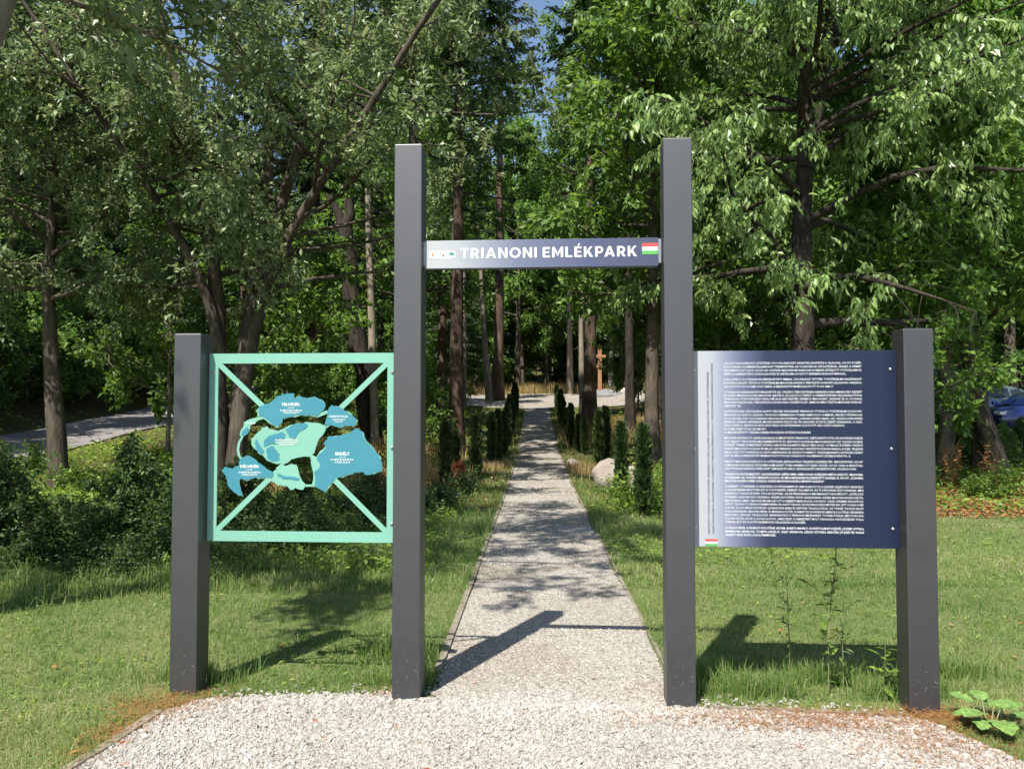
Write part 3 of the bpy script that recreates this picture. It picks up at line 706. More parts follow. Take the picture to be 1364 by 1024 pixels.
# --- text board between the two right posts
XW, XH, XZ = 1.068, 1.042, .82
xb_m = printmat('text_print', [(0, (.41, .43, .44)), (.1, (.34, .36, .4)), (.17, (.2, .22, .3)), (.26, (.085, .1, .17)), (.37, (.022, .03, .065)), (.6, (.012, .02, .05)), (1, (.008, .015, .04))], XW)
xb = Geo().box(-XW / 2, XW / 2, -.004, .004, XZ, XZ + XH).build('text_board', xb_m, gate, bevel=.001, loc=((U[2] + U[3]) / 2, .022, 0))
tag(xb, 'navy text board fading to white, covered in lines of small white capitals')
def xu(x): return (x - 93) / 950 * XW - XW / 2
def xv(y): return XZ + (978 - y) / 918 * XH
TXT = [
 ([118, 135, 152, 169], 815, ['AZ ELSŐ VILÁGHÁBORÚ GYŐZTESEI 1919-1920-BAN AZT AKARTÁK ELHITETNI A VILÁGGAL, HOGY KÖZÉP-', 'EURÓPÁBAN ÚJ NEMZETÁLLAMOKAT TEREMTETTEK AZ ÚJ HATÁROK SZÜLETÉSÉVEL. ENNEK A NÉMET', 'EREDMÉNYE LETT AZ IS, HOGY AZ OSZTRÁK MAGYAR MONARCHIA ROMJAIN LÉTREJÖTT UTÓDÁLLAMOK', 'NÉPEI A NEMZETISÉGI GYŰLÖLKÖDÉS ÉS KÉTELYEK KÖZÖTT BÉKÉBEN ÉLNI EGYMÁSSAL.'], 0),
 ([194, 211, 228], 755, ['1920. JÚNIUS 4-I TRIANONI BÉKEDIKTÁTUMMAL CSONKÁVÁ TETTÉK TÖRTÉNELMI HAZÁNKAT', 'EURÓPA SORSÁT TETTE A TÖRTÉNELMI MAGYARORSZÁG TERÜLETE HORVÁT-SZLAVÓN ORSZÁG-', 'GAL EGYÜTT 325 000 KM2 VOLT EBBŐL A BÉKEDIKTÁTUM MEGHAGYOTT 93 000 KM2-T.'], 0),
 ([254, 270, 286, 302, 319], 328, ['A TRIANONI BÉKEDIKTÁTUM ELVETTE AZ ORSZÁG TERÜLETÉNEK KEREKEN HÁROMNEGYED RÉSZÉT', 'ÉS EZZEL MINDEN EGYES MAGYAR AJKÚBÓL ELCSATOLT NÉPET A NEMZETISÉGEK FELSZABADÍTÁSA', 'TRIANON UTÁN IDEGEN URALOM ALÁ HELYEZTÉK SZÁMOS MAGYART. ANNAK ÉS A CSONKA', 'MAGYARORSZÁGGAL TERÜLETILEG SZOROSAN ÖSSZEFÜGGŐ, AMKOR MÉG TISZTA MAGYAR NYELVE-', 'ZETET IS.'], 0),
 ([344, 361, 378, 394, 410], 805, ['EGYETLEN NAP LEFORGÁSA ALATT VÁLTAK IDEGENNÉ TRIANON UTÓDAI A TÖRTÉNELMI POZSONY,', 'MAGYAR ROZSNYÓ, KASSAI, THÖKÖLY BÉRMÁNYA TÖBBÉ NEM VOLT A MIÉNK, ERDÉLY FŐVÁROSA', 'KOLOZSVÁR, EGY ÓLÁ HAJDAN VÁROSA NAGYVÁRAD, A BIHAR DÍSZES ARAD, AZ ORSZÁG DÉLVIDÉKI', 'EZREDES SZABAD ÉVEZREDES MI DÉLVIDÉKRE SZÜLŐ AZ ŐSI LENGYEL KÖZTAI SZENT SZABADKA, A GAZ-', 'DAG VITÉZ A ZENTA KÖRÜL EGY HELY AUSZTRIÁNAK IS JUTOTT AZ OSZTOZÁSBÓL.'], 0),
 ([427], 440, ['EZ A MŰ ÍGÉRT FÖLD SZOMORÚ'], 0), ([443], 648, ['A MEGFESZÍTETT ORSZÁG EREJE HOSSZAN GYŐZZÖN ENNEK'], 0),
 ([469, 486, 502, 519, 536, 552], 830, ['MAGYARORSZÁGOT GAZDASÁGILAG IS MEGTÖRTE TRIANON. SZÉTSZAKÍTOTTA AZ EGYSÉGES EGÉSZ', 'EGY FEJLETT TERÜLETÉN MEGSEMMISÍTETTE ÉS SZÉTVÁLT EGYSÉGES MAGYARSÁGÁT AZ ORSZÁG EGÉSZ', 'ÉRTÉKÉT TERMELTE MÉRTÉKET ENNEK A MAGYAR ÁLLAM ÍGY MILLIÓ MÁS HOLD 167 MILLIÓ EGYÉBEN ORSZÁG', 'IPARI ÉS MILLIÓKAT HOLDAS ÉS MILLIÓ HAT MINDEN SOROZAT VESZTETTE ÁTADNUNKBÓL KÖZEL TELJESEN', 'MÉGIS OSZTOTT FORRÁSOK A CSATOLMÁNYAIVAL ÉS SZOROS FORMÁLÓ ORSZÁGBANKBÓL EGYETLEN SZÁNT', 'HÁT EZ MÉG A BÉKEDIKTÁTUM MEGFOSZTOTTA AZ ORSZÁGOT VALAMENNYI LŐSZERGYÁRÁTÓL IS.'], 0),
 ([579, 596, 612], 855, ['FEJLETT MAGYARORSZÁGOT A GYŐZTESEK AJÁNLATÁRA TELJESEN LESZERELTÉK. MEGSZABTÁK, HOGY', 'A MAGYAR HADSEREG LÉTSZÁMA NEM LEHET TÖBB HARMINCÖT EZER TISZTJE, HOGY CSAK A BENSŐ RA-', 'VASUTATLAN EZREDRE NEM LEHET SEM ELEKTROMOS, RENDELKEZŐ NEHÉZFEGYVER ORSZÁGOSAN.'], 0),
 ([638, 654, 670], 708, ['TRIANON FIGYELMEZTET, HAZÁNKFIAK NÉPE NEM, NEM SOHA! EGÉSZEN MÉTA KIÁLTÓ, MAGYAR-', 'RA ÉLJENEK AZ ORSZÁG MINDEN KÖZÖL ÉS MÉG MINDENKI ELSZERETETT HAZÁJA IS, HOGY „CSONKA', 'MAGYARORSZÁG NEM ORSZÁG, EGÉSZ MAGYARORSZÁG MENNYORSZÁG!”'], 1),
 ([695, 711, 728, 745, 762, 778, 795, 812, 828, 845, 861], 620, ['A NEMZET ÖTVENEZER A VESZTESÉG KÖVETKEZMÉNYEI SEM ALAKULT KI A LELKIEK ALJÁN EGY AKADÁLY', 'A LEGNEHEZEBB MÚLTUNK EST ÉS ÜGYÜNKBŐL NEMZET ÁLLAMÁVÁ, AZ Ő VÁROSNÁK ÉLŐ SORÁNAK, MEG', 'MINDEN A TAVASZ ÉS ÉVEK ÓTA AZ ÉLETNEK, AZ ÉRTÉKEINKBEN A MEGMARADT NAGYMÚLTÚ „HITÉK EGY', 'ISTENBEN, HISZÜNK EGY HAZÁBAN, HISZEK EGY ISTENI ÖRÖK IGAZSÁGBAN, HISZEK MAGYARORSZÁG FELTÁ-', 'MADÁSÁBAN, ÁMEN” MAGYAR MEGMONDOTT A NEMZETI IMÁDSÁGON, A KÖNYV, CSÁSZ GYERMEK NYILATKOZ-', 'TATOT, SZORULT A TRIANON REMÉNYÉBEN, HA ALATT HALLVA. EGYSZÓBAN EGÉSZ MESTERÜNK LETT VOLNA A NÉP', 'TUDTA, HOGY MÉGIS EGYSÉGET LEGENDÁNK IRÁN ÉS NÉPÜNK TALÁLKOZÁSA, AZ ÜNNEP TAVASZ NAGY', 'KÖZÖNSÉGEKNEK, MAGYAR NÉPEK, ÉS MINDEN KÖLTŐK. EGYMÁST ÉS NÖVEVÉNYE ISMERTE KÖLTŐINK VERSEKBEN,', 'MAGYARUL ZENGVE, TALÁLKOZÁS. MINDENKI EGY A TRIANON EMLÉKEKBEN, TOVÁBB ÁTADJA, MÉLTÓSÁGGAL', 'ÚGY MUTATTA AZOK A GONDOLATOK, AMELYEKET A NEMZETÉRT MULT TANULSÁG ÖRÖKSÉGÉNEK TUDA-', 'TÁBAN ÉLŐ ÉS A JÖVŐ ESEMÉNYEI VÁLASZÁN IS ELKÍSÉR.'], 0),
 ([888, 905, 921], 482, ['A VILÁG HÍVEI, A KIVÁLÓ KÖLTŐNK ÁDÁM, BABITS MIHÁLY, KOSZTOLÁNYI DEZSŐ, JÓZSEF ATTILA,', 'REMÉNYIK SÁNDOR, TOMPA LÁSZLÓ, SAJÓ SÁNDOR, LÉVAY ISTVÁN, ERDŐDI JÓZSEF ÉS WASS', 'ALBERT VERS ÍRÁSA A KÖLTEMÉNYEK.'], 1)]
for ysl, xe_, tx, bo in TXT:
    L_ = []
    for i, (y, t) in enumerate(zip(ysl, tx)):
        L_.append((t, xu(247), xu(xe_ if i == len(ysl) - 1 else 885), xv(y + 5), 9.6 / 918 * XH, .018 if bo else .006, False))
    lettering(L_, 'lettering', M['white'], xb, -.0052, 1)
lettering([('NEMZETI ÖSSZETARTOZÁSUNK NAPJÁN GONDOLJUNK AZOKRA A MAGYAR TESTVÉREINKRE,', xv(918), xv(155), xu(175), 9.5 / 918 * XH, .0, True),
           ('AKIK MAGYARUL ÁLMODNAK A KÁRPÁT-MEDENCÉBEN NYOLC ORSZÁGBAN KISEBBSÉGI LÉTBEN!', xv(918), xv(118), xu(195), 9.5 / 918 * XH, .0, True)], 'side_lettering', M['ink'], xb, -.0052, 1)
for i, mm in enumerate(('flag_green', 'white', 'flag_red')):
    flatquad('flag_stripe', M[mm], xb, xu(152), xu(210), xv(975 - i * 11), xv(975 - i * 11 - 10.5), -.0052)
for z in (150, 519, 888):
    bolt(xb, xu(107), xv(z), -.0041); bolt(xb, xu(1017), xv(z), -.0041)
# ------------------------------------------------------------------ loose gravel, lawn, litter
def scatter(n, x0, x1, y0, y1, rng, power=1.5, ymin=2.0):
    """more points near the camera"""
    u = rng.random(n); a = 1 - power
    y = (y0 ** a + u * (y1 ** a - y0 ** a)) ** (1 / a)
    return rng.uniform(x0, x1, n), y
stm, n, l, b = mat('gravel_stone')
at = n.new('ShaderNodeAttribute'); at.attribute_name = 'tint'
r = ramp(n, [(0, (.205, .182, .15)), (.25, (.305, .28, .243)), (.7, (.375, .352, .315)), (1, (.46, .44, .405))])
l.new(at.outputs['Fac'], r.inputs[0]); l.new(r.outputs[0], b.inputs['Base Color']); b.inputs['Roughness'].default_value = .85; b.inputs['Specular IOR Level'].default_value = .25
M['stone'] = stm
rng = np.random.default_rng(3)
def stones(x, y, z, s, rng):
    n = len(x)
    cube = np.array([[-1, -1, -1], [1, -1, -1], [1, 1, -1], [-1, 1, -1], [-1, -1, 1], [1, -1, 1], [1, 1, 1], [-1, 1, 1]], float) * .5
    V = cube[None] * np.array([1, .82, .5]) + rng.uniform(-.22, .22, (n, 8, 3))
    V[:, 4:, :2] *= rng.uniform(.45, .95, (n, 1, 1))
    V *= s[:, None, None]
    a = rng.random(n) * 2 * np.pi; tl = rng.normal(0, .26, n)
    c, q = np.cos(a)[:, None], np.sin(a)[:, None]; c2, q2 = np.cos(tl)[:, None], np.sin(tl)[:, None]
    vx = V[..., 0] * c2 - V[..., 2] * q2; vz = V[..., 0] * q2 + V[..., 2] * c2
    V = np.stack([vx * c - V[..., 1] * q, vx * q + V[..., 1] * c, vz], -1)
    V += np.stack([x, y, z + s * .12], 1)[:, None]
    f = np.array([[4, 5, 6], [4, 6, 7], [0, 1, 5], [0, 5, 4], [1, 2, 6], [1, 6, 5], [2, 3, 7], [2, 7, 6], [3, 0, 4], [3, 4, 7]])
    T = (f[None] + (np.arange(n) * 8)[:, None, None]).reshape(-1, 3)
    return V.reshape(-1, 3), T, np.repeat(np.clip(rng.normal(.5, .17, n) + .12 * lowfreq(x, y, 2.2, 5.), 0, 1), 8)
PX, PY, PS = [], [], []
# forecourt
x = rng.uniform(-2.3, 2.7, 84000); y = rng.uniform(2.95, 4.45, 84000)
k = in_poly(x, y, court); PX.append(x[k]); PY.append(y[k]); PS.append(np.clip(rng.lognormal(math.log(.0098), .38, k.sum()), .005, .03))
x = rng.uniform(-3.2, 4, 9000); y = rng.uniform(0, 2.7, 9000)
k = in_poly(x, y, court); PX.append(x[k]); PY.append(y[k]); PS.append(np.clip(rng.lognormal(math.log(.017), .35, k.sum()), .008, .04))
# coarser chips piled along the front of the gate
x = rng.uniform(-1.7, 2.1, 2600); y = np.interp(x, [-1.7, -.6, .9, 2.1], [4.27, 4.33, 4.12, 4.0]) - np.abs(rng.normal(0, .09, 2600))
k = in_poly(x, y, court); PX.append(x[k]); PY.append(y[k]); PS.append(rng.uniform(.014, .03, k.sum()))
# path
for n_, y0, y1, sz in ((38000, 4.2, 8, .0092), (14000, 8, 14, .014), (5000, 14, 24, .022)):
    x, y = scatter(n_, -1.2, 2.2, y0, y1, rng, 2.0)
    k = on_path(x, y, .0); PX.append(x[k]); PY.append(y[k]); PS.append(np.clip(rng.lognormal(math.log(sz), .3, k.sum()), .006, .036))
# a few strays kicked into the grass
x = rng.uniform(-1.6, 2.0, 500); y = np.interp(x, [-2.2, -1.7, -.6, .9, 2.1, 2.6], [3.6, 4.3, 4.38, 4.2, 4.02, 3.4]) + np.abs(rng.normal(0, .06, 500))
PX.append(x); PY.append(y); PS.append(rng.uniform(.01, .022, 500))
x, y, s = map(np.concatenate, (PX, PY, PS))
tag(link('gravel', np_mesh('gravel', *stones(x, y, gz(x, y) + .008, s, rng)), stm), 'loose white limestone chips covering forecourt and path', 'gravel', kind='stuff')

def blades(x, y, z, h, w, rng, tint, lean=.45, segs=2):
    n = len(x); a = rng.random(n) * 2 * np.pi; ln = np.abs(rng.normal(0, lean, n)) * h
    D = np.stack([np.cos(a), np.sin(a), np.zeros(n)], 1)
    f = rng.random(n) * 2 * np.pi; S = np.stack([np.cos(f), np.sin(f), np.zeros(n)], 1)
    B = np.stack([x, y, z - .004], 1); up = np.array([0, 0, 1.0])
    w = np.broadcast_to(w, n)[:, None]
    mid = B + D * (ln * .3)[:, None] + up * (h * .58)[:, None]; tip = B + D * ln[:, None] + up * (h * (1 - .25 * np.minimum(ln / np.maximum(h, 1e-6), 1.5)))[:, None]
    if segs == 2:
        V = np.stack([B - S * w * .5, B + S * w * .5, mid + S * w * .38, mid - S * w * .38, tip], 1); f = np.array([[0, 1, 2], [0, 2, 3], [3, 2, 4]])
    else:
        V = np.stack([B - S * w * .5, B + S * w * .5, tip], 1); f = np.array([[0, 1, 2]])
    k = V.shape[1]
    return V.reshape(-1, 3), (f[None] + (np.arange(n) * k)[:, None, None]).reshape(-1, 3), np.repeat(tint, k)
rng = np.random.default_rng(11)
def lawn_ok(x, y):
    return ~in_poly(x, y, court) & ~on_path(x, y, .02)
parts = []
for n_, x0, x1, y0, y1, p_, hm, w_, sg in ((120000, -4.2, -.3, 2.6, 7.2, 1.3, .04, .0036, 2), (140000, .8, 5.6, 2.6, 7.2, 1.3, .04, .0036, 2), (64000, 0.9, 9.5, 7, 12.6, 1.6, .045, .007, 2),
                                       (40000, -5.0, .1, 6.8, 11, 1.5, .075, .0075, 2), (26000, -2.6, 3.2, 10, 27, 2.0, .1, .012, 2), (16000, -3, 5, 26, 46, 1.5, .13, .03, 1)):
    x, y = scatter(n_, x0, x1, y0, y1, rng, p_)
    # tufts
    k = lawn_ok(x, y); x, y = x[k], y[k]
    cl = lowfreq(x, y, 3.1) * .5 + lowfreq(x, y, 9.0, 2.0) * .5
    k = rng.random(len(x)) < np.clip(.72 + .45 * cl, .25, 1); x, y, cl = x[k], y[k], cl[k]
    h = hm * np.clip(1 + .45 * cl + rng.normal(0, .28, len(x)), .3, 2.4)
    near = (np.abs(x - path_c(y)) < HW + .14) & (y > 4.5); h = np.where(near, h * 1.35, h)
    dry = np.clip(.46 + .3 * lowfreq(x, y, .8, 1.0) + .17 * lowfreq(x, y, 2.9, 2.) + rng.normal(0, .16, len(x)), 0, 1)
    dry = np.where((x < -1.8) & (lowfreq(x, y, 1.3, 4.) > .2), np.clip(dry + .22 * rng.random(len(x)), 0, 1), dry)
    dry = np.where(rng.random(len(x)) < .05, .92 + .08 * rng.random(len(x)), dry)
    parts.append(blades(x, y, gz(x, y), h, w_ * rng.uniform(.7, 1.3, len(x)), rng, dry, .95, sg))
# rank grass along the foot of the brambles
x = rng.uniform(-6.2, -1.0, 9000); y = np.interp(x, [-6.2, -4.5, -3, -1], [6.9, 6.6, 7.1, 8.6]) + rng.normal(0, .32, 9000)
parts.append(blades(x, y, gz(x, y), rng.uniform(.08, .3, len(x)) * np.clip(.7 + .5 * lowfreq(x, y, 2.5), .3, 1.2), .0065, rng, np.clip(rng.normal(.5, .25, len(x)), 0, 1), .6))
# longer tufts against the posts and along the edging
for (cx, cy, n_) in ((-1.78, 4.5, 500), (-.56, 4.48, 500), (.9, 4.35, 500), (2.11, 4.27, 900), (1.35, 4.3, 700), (1.75, 4.5, 700), (1.0, 4.6, 500), (2.6, 4.6, 500), (-.72, 5.0, 600)):
    x = cx + rng.normal(0, .13, n_); y = cy + np.abs(rng.normal(0, .1, n_)); k = lawn_ok(x, y); x, y = x[k], y[k]
    parts.append(blades(x, y, gz(x, y), rng.uniform(.07, .17, len(x)), .005, rng, np.clip(rng.normal(.45, .2, len(x)), 0, 1), .5))
tag(link('grass', np_mesh('grass', *cat_geo(parts)), M['grass']), 'short green lawn grass with dry straw blades around the gate', 'grass', kind='stuff')

# pine needles swept together at the gravel's edge
parts = []
for cx, cy, sx_, sy_, n_ in ((-1.78, 4.22, .16, .12, 1400), (-1.9, 3.85, .07, .2, 900), (-.64, 4.38, .05, .04, 160), (2.2, 4.03, .14, .07, 1500), (1.5, 4.03, .42, .06, 2600), (1.95, 3.75, .22, .17, 1700), (1.55, 3.92, .3, .04, 900), (.92, 4.3, .05, .05, 150)):
    x = cx + rng.normal(0, sx_, n_); y = cy + rng.normal(0, sy_, n_); a = rng.random(n_) * np.pi * 2
    P = np.stack([x, y, gz(x, y) + .008 + rng.random(n_) * .02], 1); D = np.stack([np.cos(a), np.sin(a), rng.normal(0, .15, n_)], 1)
    parts.append(leaves(P, D, np.tile([0, 0, 1.], (n_, 1)), rng.uniform(.03, .07, n_), .0028, 0, 0, 0, rng.uniform(.35, 1, n_), rng))
tag(link('pine_needles', np_mesh('pine_needles', *cat_geo(parts)), M['litter']), 'orange fallen pine needles gathered along the gravel edge', 'pine needles', kind='stuff')
# leaf litter on the bare slope right of the lawn and along the wood floor
parts = []
for x0, x1, y0, y1, n_, s_ in ((5.0, 16, 11.6, 17.5, 16000, .075), (-3.2, 4.5, 12, 40, 2600, .08), (-20, -4, 8, 30, 2500, .09), (6, 24, 19, 34, 2500, .1), (-12, 16, 34, 62, 3500, .14)):
    x, y = scatter(n_, x0, x1, y0, y1, rng, 1.2); k = ~on_path(x, y, .05); x, y = x[k], y[k]; n_ = len(x)
    a = rng.random(n_) * np.pi * 2
    P = np.stack([x, y, gz(x, y) + .01 + rng.random(n_) * .03], 1); D = np.stack([np.cos(a), np.sin(a), rng.normal(0, .25, n_)], 1)
    parts.append(leaves(P, D, unit(rng.normal(0, .35, (n_, 3)) + [0, 0, 1.]), s_ * rng.uniform(.6, 1.3, n_), s_ * .6, 0, .15, 0, rng.random(n_), rng))
tag(link('leaf_litter', np_mesh('leaf_litter', *cat_geo(parts)), M['litter']), 'brown fallen leaf litter under the trees', 'leaf litter', kind='stuff')
# low herbs: bright carpet between brambles and road, right slope, path verges
def herbs(n, x0, x1, y0, y1, L, hmax, rng, p_=1.2, keep=None):
    x, y = scatter(n, x0, x1, y0, y1, rng, p_); k = ~on_path(x, y, .12) & ~in_poly(x, y, court) & ~((x < -12.3) & (x > -16.8))
    if keep is not None: k &= keep(x, y)
    x, y = x[k], y[k]; c = lowfreq(x, y, .9, 3.0) * .6 + lowfreq(x, y, 2.7, 1.) * .4
    k = rng.random(len(x)) < np.clip(.6 + .7 * c, .08, 1); x, y, c = x[k], y[k], c[k]; n = len(x)
    P = np.stack([x, y, gz(x, y) + hmax * np.clip(.45 + .5 * c, .08, 1) * rng.random(n) ** .6], 1)
    D = unit(np.stack([rng.normal(0, 1, n), rng.normal(0, 1, n), rng.normal(.1, .4, n)], 1))
    return leaves(P, D, unit(rng.normal(0, .45, (n, 3)) + [0, -.1, 1.]), L * rng.uniform(.5, 1.4, n), L * .5 * rng.uniform(.6, 1.3, n), 0, .15, .1, np.clip(.5 + .25 * c + rng.normal(0, .22, n), 0, 1), rng)
parts = [herbs(30000, -12.3, -2.8, 10, 22, .1, .4, rng), herbs(9000, -12, -1.5, 20, 34, .14, .4, rng), herbs(9000, 5.2, 15, 12.2, 19, .11, .25, rng), herbs(9000, 2.6, 14, 17, 30, .14, .4, rng),
         herbs(7000, -3.6, -.8, 7.5, 14, .07, .28, rng), herbs(7000, -14, 18, 34, 50, .22, .4, rng, keep=lambda x, y: (y < 44) | (np.abs(x - 3) > 9)), herbs(5000, -30, -16.8, 8, 34, .16, .5, rng), herbs(2500, .9, 3.5, 8, 18, .06, .12, rng), herbs(5200, -4.2, -.7, 2.9, 7.5, .034, .035, rng), herbs(5200, .9, 5.5, 2.9, 9, .034, .035, rng), herbs(1500, 1, 8, 8, 12.5, .06, .05, rng)]
tag(link('herb_layer', np_mesh('herb_layer', *cat_geo(parts)), M['leaf_herb']), 'low leafy green herbs covering the ground under the trees', 'herbs', kind='stuff')
# dry yellow grass patches
parts = []
for cx, cy, sx_, sy_, n_, hh in ((-4.6, 14.5, 1.0, .5, 1500, .4), (-2.2, 16.5, .5, .6, 1300, .65), (-4.3, 23.5, 1.3, 1.0, 1600, .6), (2.9, 16, .5, .7, 1100, .5), (4.4, 30, 1.8, 1.4, 1800, .7), (1.7, 19.8, .25, .6, 500, .3), (4.6, 34, 1.2, 1, 900, .7), (3.2, 64, 4.5, 1.2, 2500, .9), (-2.6, 60, 2.5, 1.2, 1200, .8), (-.5, 20.5, .18, .5, 400, .25)):
    x = cx + rng.normal(0, sx_, n_); y = cy + rng.normal(0, sy_, n_); k = ~on_path(x, y, .05); x, y = x[k], y[k]
    parts.append(blades(x, y, gz(x, y), hh * rng.uniform(.4, 1.1, len(x)), .009 + .0004 * cy, rng, rng.random(len(x)), .35))
tag(link('dry_grass', np_mesh('dry_grass', *cat_geo(parts)), M['dry_grass']), 'straw yellow dry grass in sunny patches along the path', 'dry grass', kind='stuff')
# ------------------------------------------------------------------ trees
def A(*p): return np.array(p, float)
def stem(pts, r0, r1, n=12):
    pts = np.array(pts, float); t = np.linspace(0, 1, len(pts)); u = np.linspace(0, 1, n)
    P = np.stack([np.interp(u, t, pts[:, i]) for i in range(3)], 1)
    Q = P.copy(); Q[1:-1] = (P[:-2] + 2 * P[1:-1] + P[2:]) / 4
    Q[1:-1] += np.random.default_rng(int(abs(pts[-1].sum()) * 97) % 9999).normal(0, r0 * .12, (n - 2, 3))
    return Q, np.linspace(r0, r1, n)
# 1. many-stemmed tree behind the map panel
bx, by = -5.4, 15.0
S_ = [stem([(-.12, 0, -.2), (-.15, 0, 1.4), (-.1, 0, 3.1), (-.3, -.1, 4.7), (-.45, -.5, 6.5), (-1.0, -.9, 8.6), (-1.5, -1, 12)], .2, .04),
      stem([(.2, .12, -.2), (.2, .15, 1.6), (.35, .1, 3.2), (.62, .3, 4.6), (.7, .4, 6.5), (.65, .2, 8.7), (.4, .2, 13)], .2, .04),
      stem([(.25, -.1, -.2), (.3, -.12, 1.6), (.5, -.1, 3.6), (1.2, .4, 6.5), (1.5, .8, 8.5), (1.9, 1, 13)], .2, .04),
      stem([(.28, -.22, -.2), (.4, -.25, 1.8), (.7, -.4, 3.7), (1.7, -.9, 5.2), (2.9, -1.4, 6.8), (3.9, -1.8, 8.1), (5.4, -2.2, 10)], .14, .03),
      stem([(-.05, -.15, 2.6), (-.25, -.3, 3.9), (-1.1, -.9, 5.6), (-2.0, -1.3, 7.0), (-3.0, -1.6, 8.6)], .11, .03)]
w, lf, _ = broadleaf(21, 13, .3, S_, 3.6, 84, 3.5, 12, 12, 8, .125, .48, (.15, .9), .03, 0, 0, .34, 9, .4, .25, filt=lambda P, r: ~((682 + (P[:, 0] + bx) / (P[:, 1] + by) * F > 415) & (682 + (P[:, 0] + bx) / (P[:, 1] + by) * F < 560) & (550 - (P[:, 2] - EYE) / (P[:, 1] + by) * F > 262)) & (np.sin(P[:, 0] * 2.1 + 1.3 * P[:, 2]) + np.sin(P[:, 1] * 2.3 - P[:, 2] * 1.7) + r.normal(0, .5, len(P)) > -1.0))
tree_thing('leafy_tree', w, lf, M['bark'], M['leaf_small'], (bx, by, g(bx, by)), label='large spreading tree with several dark leaning stems behind the map panel')
# 2. slim tree at the left with a dappled bare trunk
ax, ay = WX(80, 15.5), 15.5
S_ = [stem([(0, 0, -.2), (-.05, 0, 1.2), (-.18, 0, 2.6), (-.3, 0, 4.0), (-.25, .1, 6), (.1, .2, 10)], .21, .04)]
w, lf, _ = broadleaf(22, 10, .2, S_, 3.6, 42, 3.1, 11, 11, 10, .125, .5, (.1, .9), .03, 0, 0, .34, 9, .42, .25)
tree_thing('leafy_tree', w, lf, M['bark'], M['leaf_small'], (ax, ay, g(ax, ay)), label='slim tree with light-dappled bare trunk beside the road')
# 3. leaning tree just outside the left edge of the view, branches overhead
S_ = [stem([(0, 0, -.2), (.5, .0, 1.5), (1.2, 0, 3.2), (1.75, .05, 4.4), (2.0, 0, 6.2), (2.4, -.2, 9.5)], .2, .04), stem([(.6, 0, 1.7), (.2, .8, 3.5), (0, 1.6, 5.2), (.4, 2.6, 7), (.6, 3, 9)], .15, .03)]
w, lf, _ = broadleaf(23, 10.5, .2, S_, 5.0, 60, 3.4, 11, 10, 8, .125, .5, (.1, .8), .03, 0, 0, .34, 9, .42, .25, filt=lambda P, r: np.sin(P[:, 0] * 1.9 + .8 * P[:, 2]) + np.sin(P[:, 1] * 2.9 - P[:, 2] * 1.2) + r.normal(0, .3, len(P)) > -.1)
tree_thing('leafy_tree', w, lf, M['bark_grey'], M['leaf_small'], (-5.1, 5.2, 0), label='leaning tree with pale bark whose limb crosses the upper left corner')
# 4. cherry tree behind the text board: crown + single drooping leaf sprays
cx, cy = 5.5, 15.0
S_ = [stem([(0, 0, -.2), (0, 0, 1.3), (-.03, 0, 3), (.1, .1, 6), (.2, .1, 9.3), (.2, .1, 13.5)], .31, .06, 14), stem([(.12, .08, 6.2), (.45, .2, 7.6), (.9, .3, 9.3), (1.5, .5, 12.5)], .14, .04)]
w, lf, (TP, TW) = broadleaf(24, 13.5, .3, S_, 3.0, 62, 5.3, 12, 10, 8, .15, .42, (.05, .85), .0, .25, 0, .42, 9, .36, .75, 1.0, filt=lambda P, r: ~((682 + (P[:, 0] + cx) / (P[:, 1] + cy) * F > 1120 + 60 * r.random(len(P))) & (550 - (P[:, 2] - EYE) / (P[:, 1] + cy) * F > 300)))
cherry = tree_thing('cherry_tree', w, lf, M['bark_dark'], M['leaf_cherry'], (cx, cy, g(cx, cy)), label='tall cherry tree with drooping pale green leaf sprays behind the text board')
rng = np.random.default_rng(5)
spr = []
for k in range(4):
    nl = 9; t = np.linspace(.1, 1, nl)
    ln = np.array([[0, 0, 0], [.1, 0, -.03], [.2, 0, -.1], [.27, 0, -.2]])
    P = np.stack([np.interp(t, np.linspace(0, 1, 4), ln[:, i]) for i in range(3)], 1)
    a = rng.uniform(-1, 1, nl) + np.where(np.arange(nl) % 2, 1.2, -1.2)
    D = unit(np.stack([np.cos(a) * .6, np.sin(a) * .7, np.full(nl, -.75)], 1)); D[-1] = (.35, 0, -1)
    N = unit(np.stack([.3 * np.cos(a), .35 * np.sin(a), np.full(nl, .8)], 1) + rng.normal(0, .2, (nl, 3)))
    L = rng.uniform(.11, .17, nl)
    v, t_, c = leaves(P, D, N, L, L * .4, 1, .14, .28, np.clip(rng.normal(.75, .15, nl), 0, 1), rng)
    tv, tq = tubes([(ln, np.linspace(.005, .002, 4), 4)])
    V = np.concatenate([v, tv]); T = np.concatenate([t_, tq[:, [0, 1, 2]] + len(v), tq[:, [0, 2, 3]] + len(v)])
    spr.append(np_mesh('leaf_spray', V, T, np.concatenate([c, np.full(len(tv), .2)])))
wp = TP + A(cx, cy, g(cx, cy)); d = wp[:, 1]; px = 682 + wp[:, 0] / d * F; py = 550 - (wp[:, 2] - EYE) / d * F
ok = np.where((px > 600) & (px < 1400) & (py > -40) & (py < 470))[0]; ok = ok[np.argsort(d[ok] + rng.random(len(ok)) * 1.5)]
cell = {}; chosen = []
for i in ok:
    c = (int(px[i] // 26), int(py[i] // 26))
    if cell.get(c, 0) < 1:
        cell[c] = 1; chosen.append(i)
    if len(chosen) >= 290: break
for j, i in enumerate(chosen):
    az = math.atan2(TW[i][1], TW[i][0]) + rng.normal(0, .5)
    link('leaf_spray', spr[j % 4], M['leaf_cherry'], cherry, loc=TP[i], rot=(rng.normal(0, .2), rng.normal(0, .25), az), sc=[rng.uniform(.85, 1.35)] * 3)

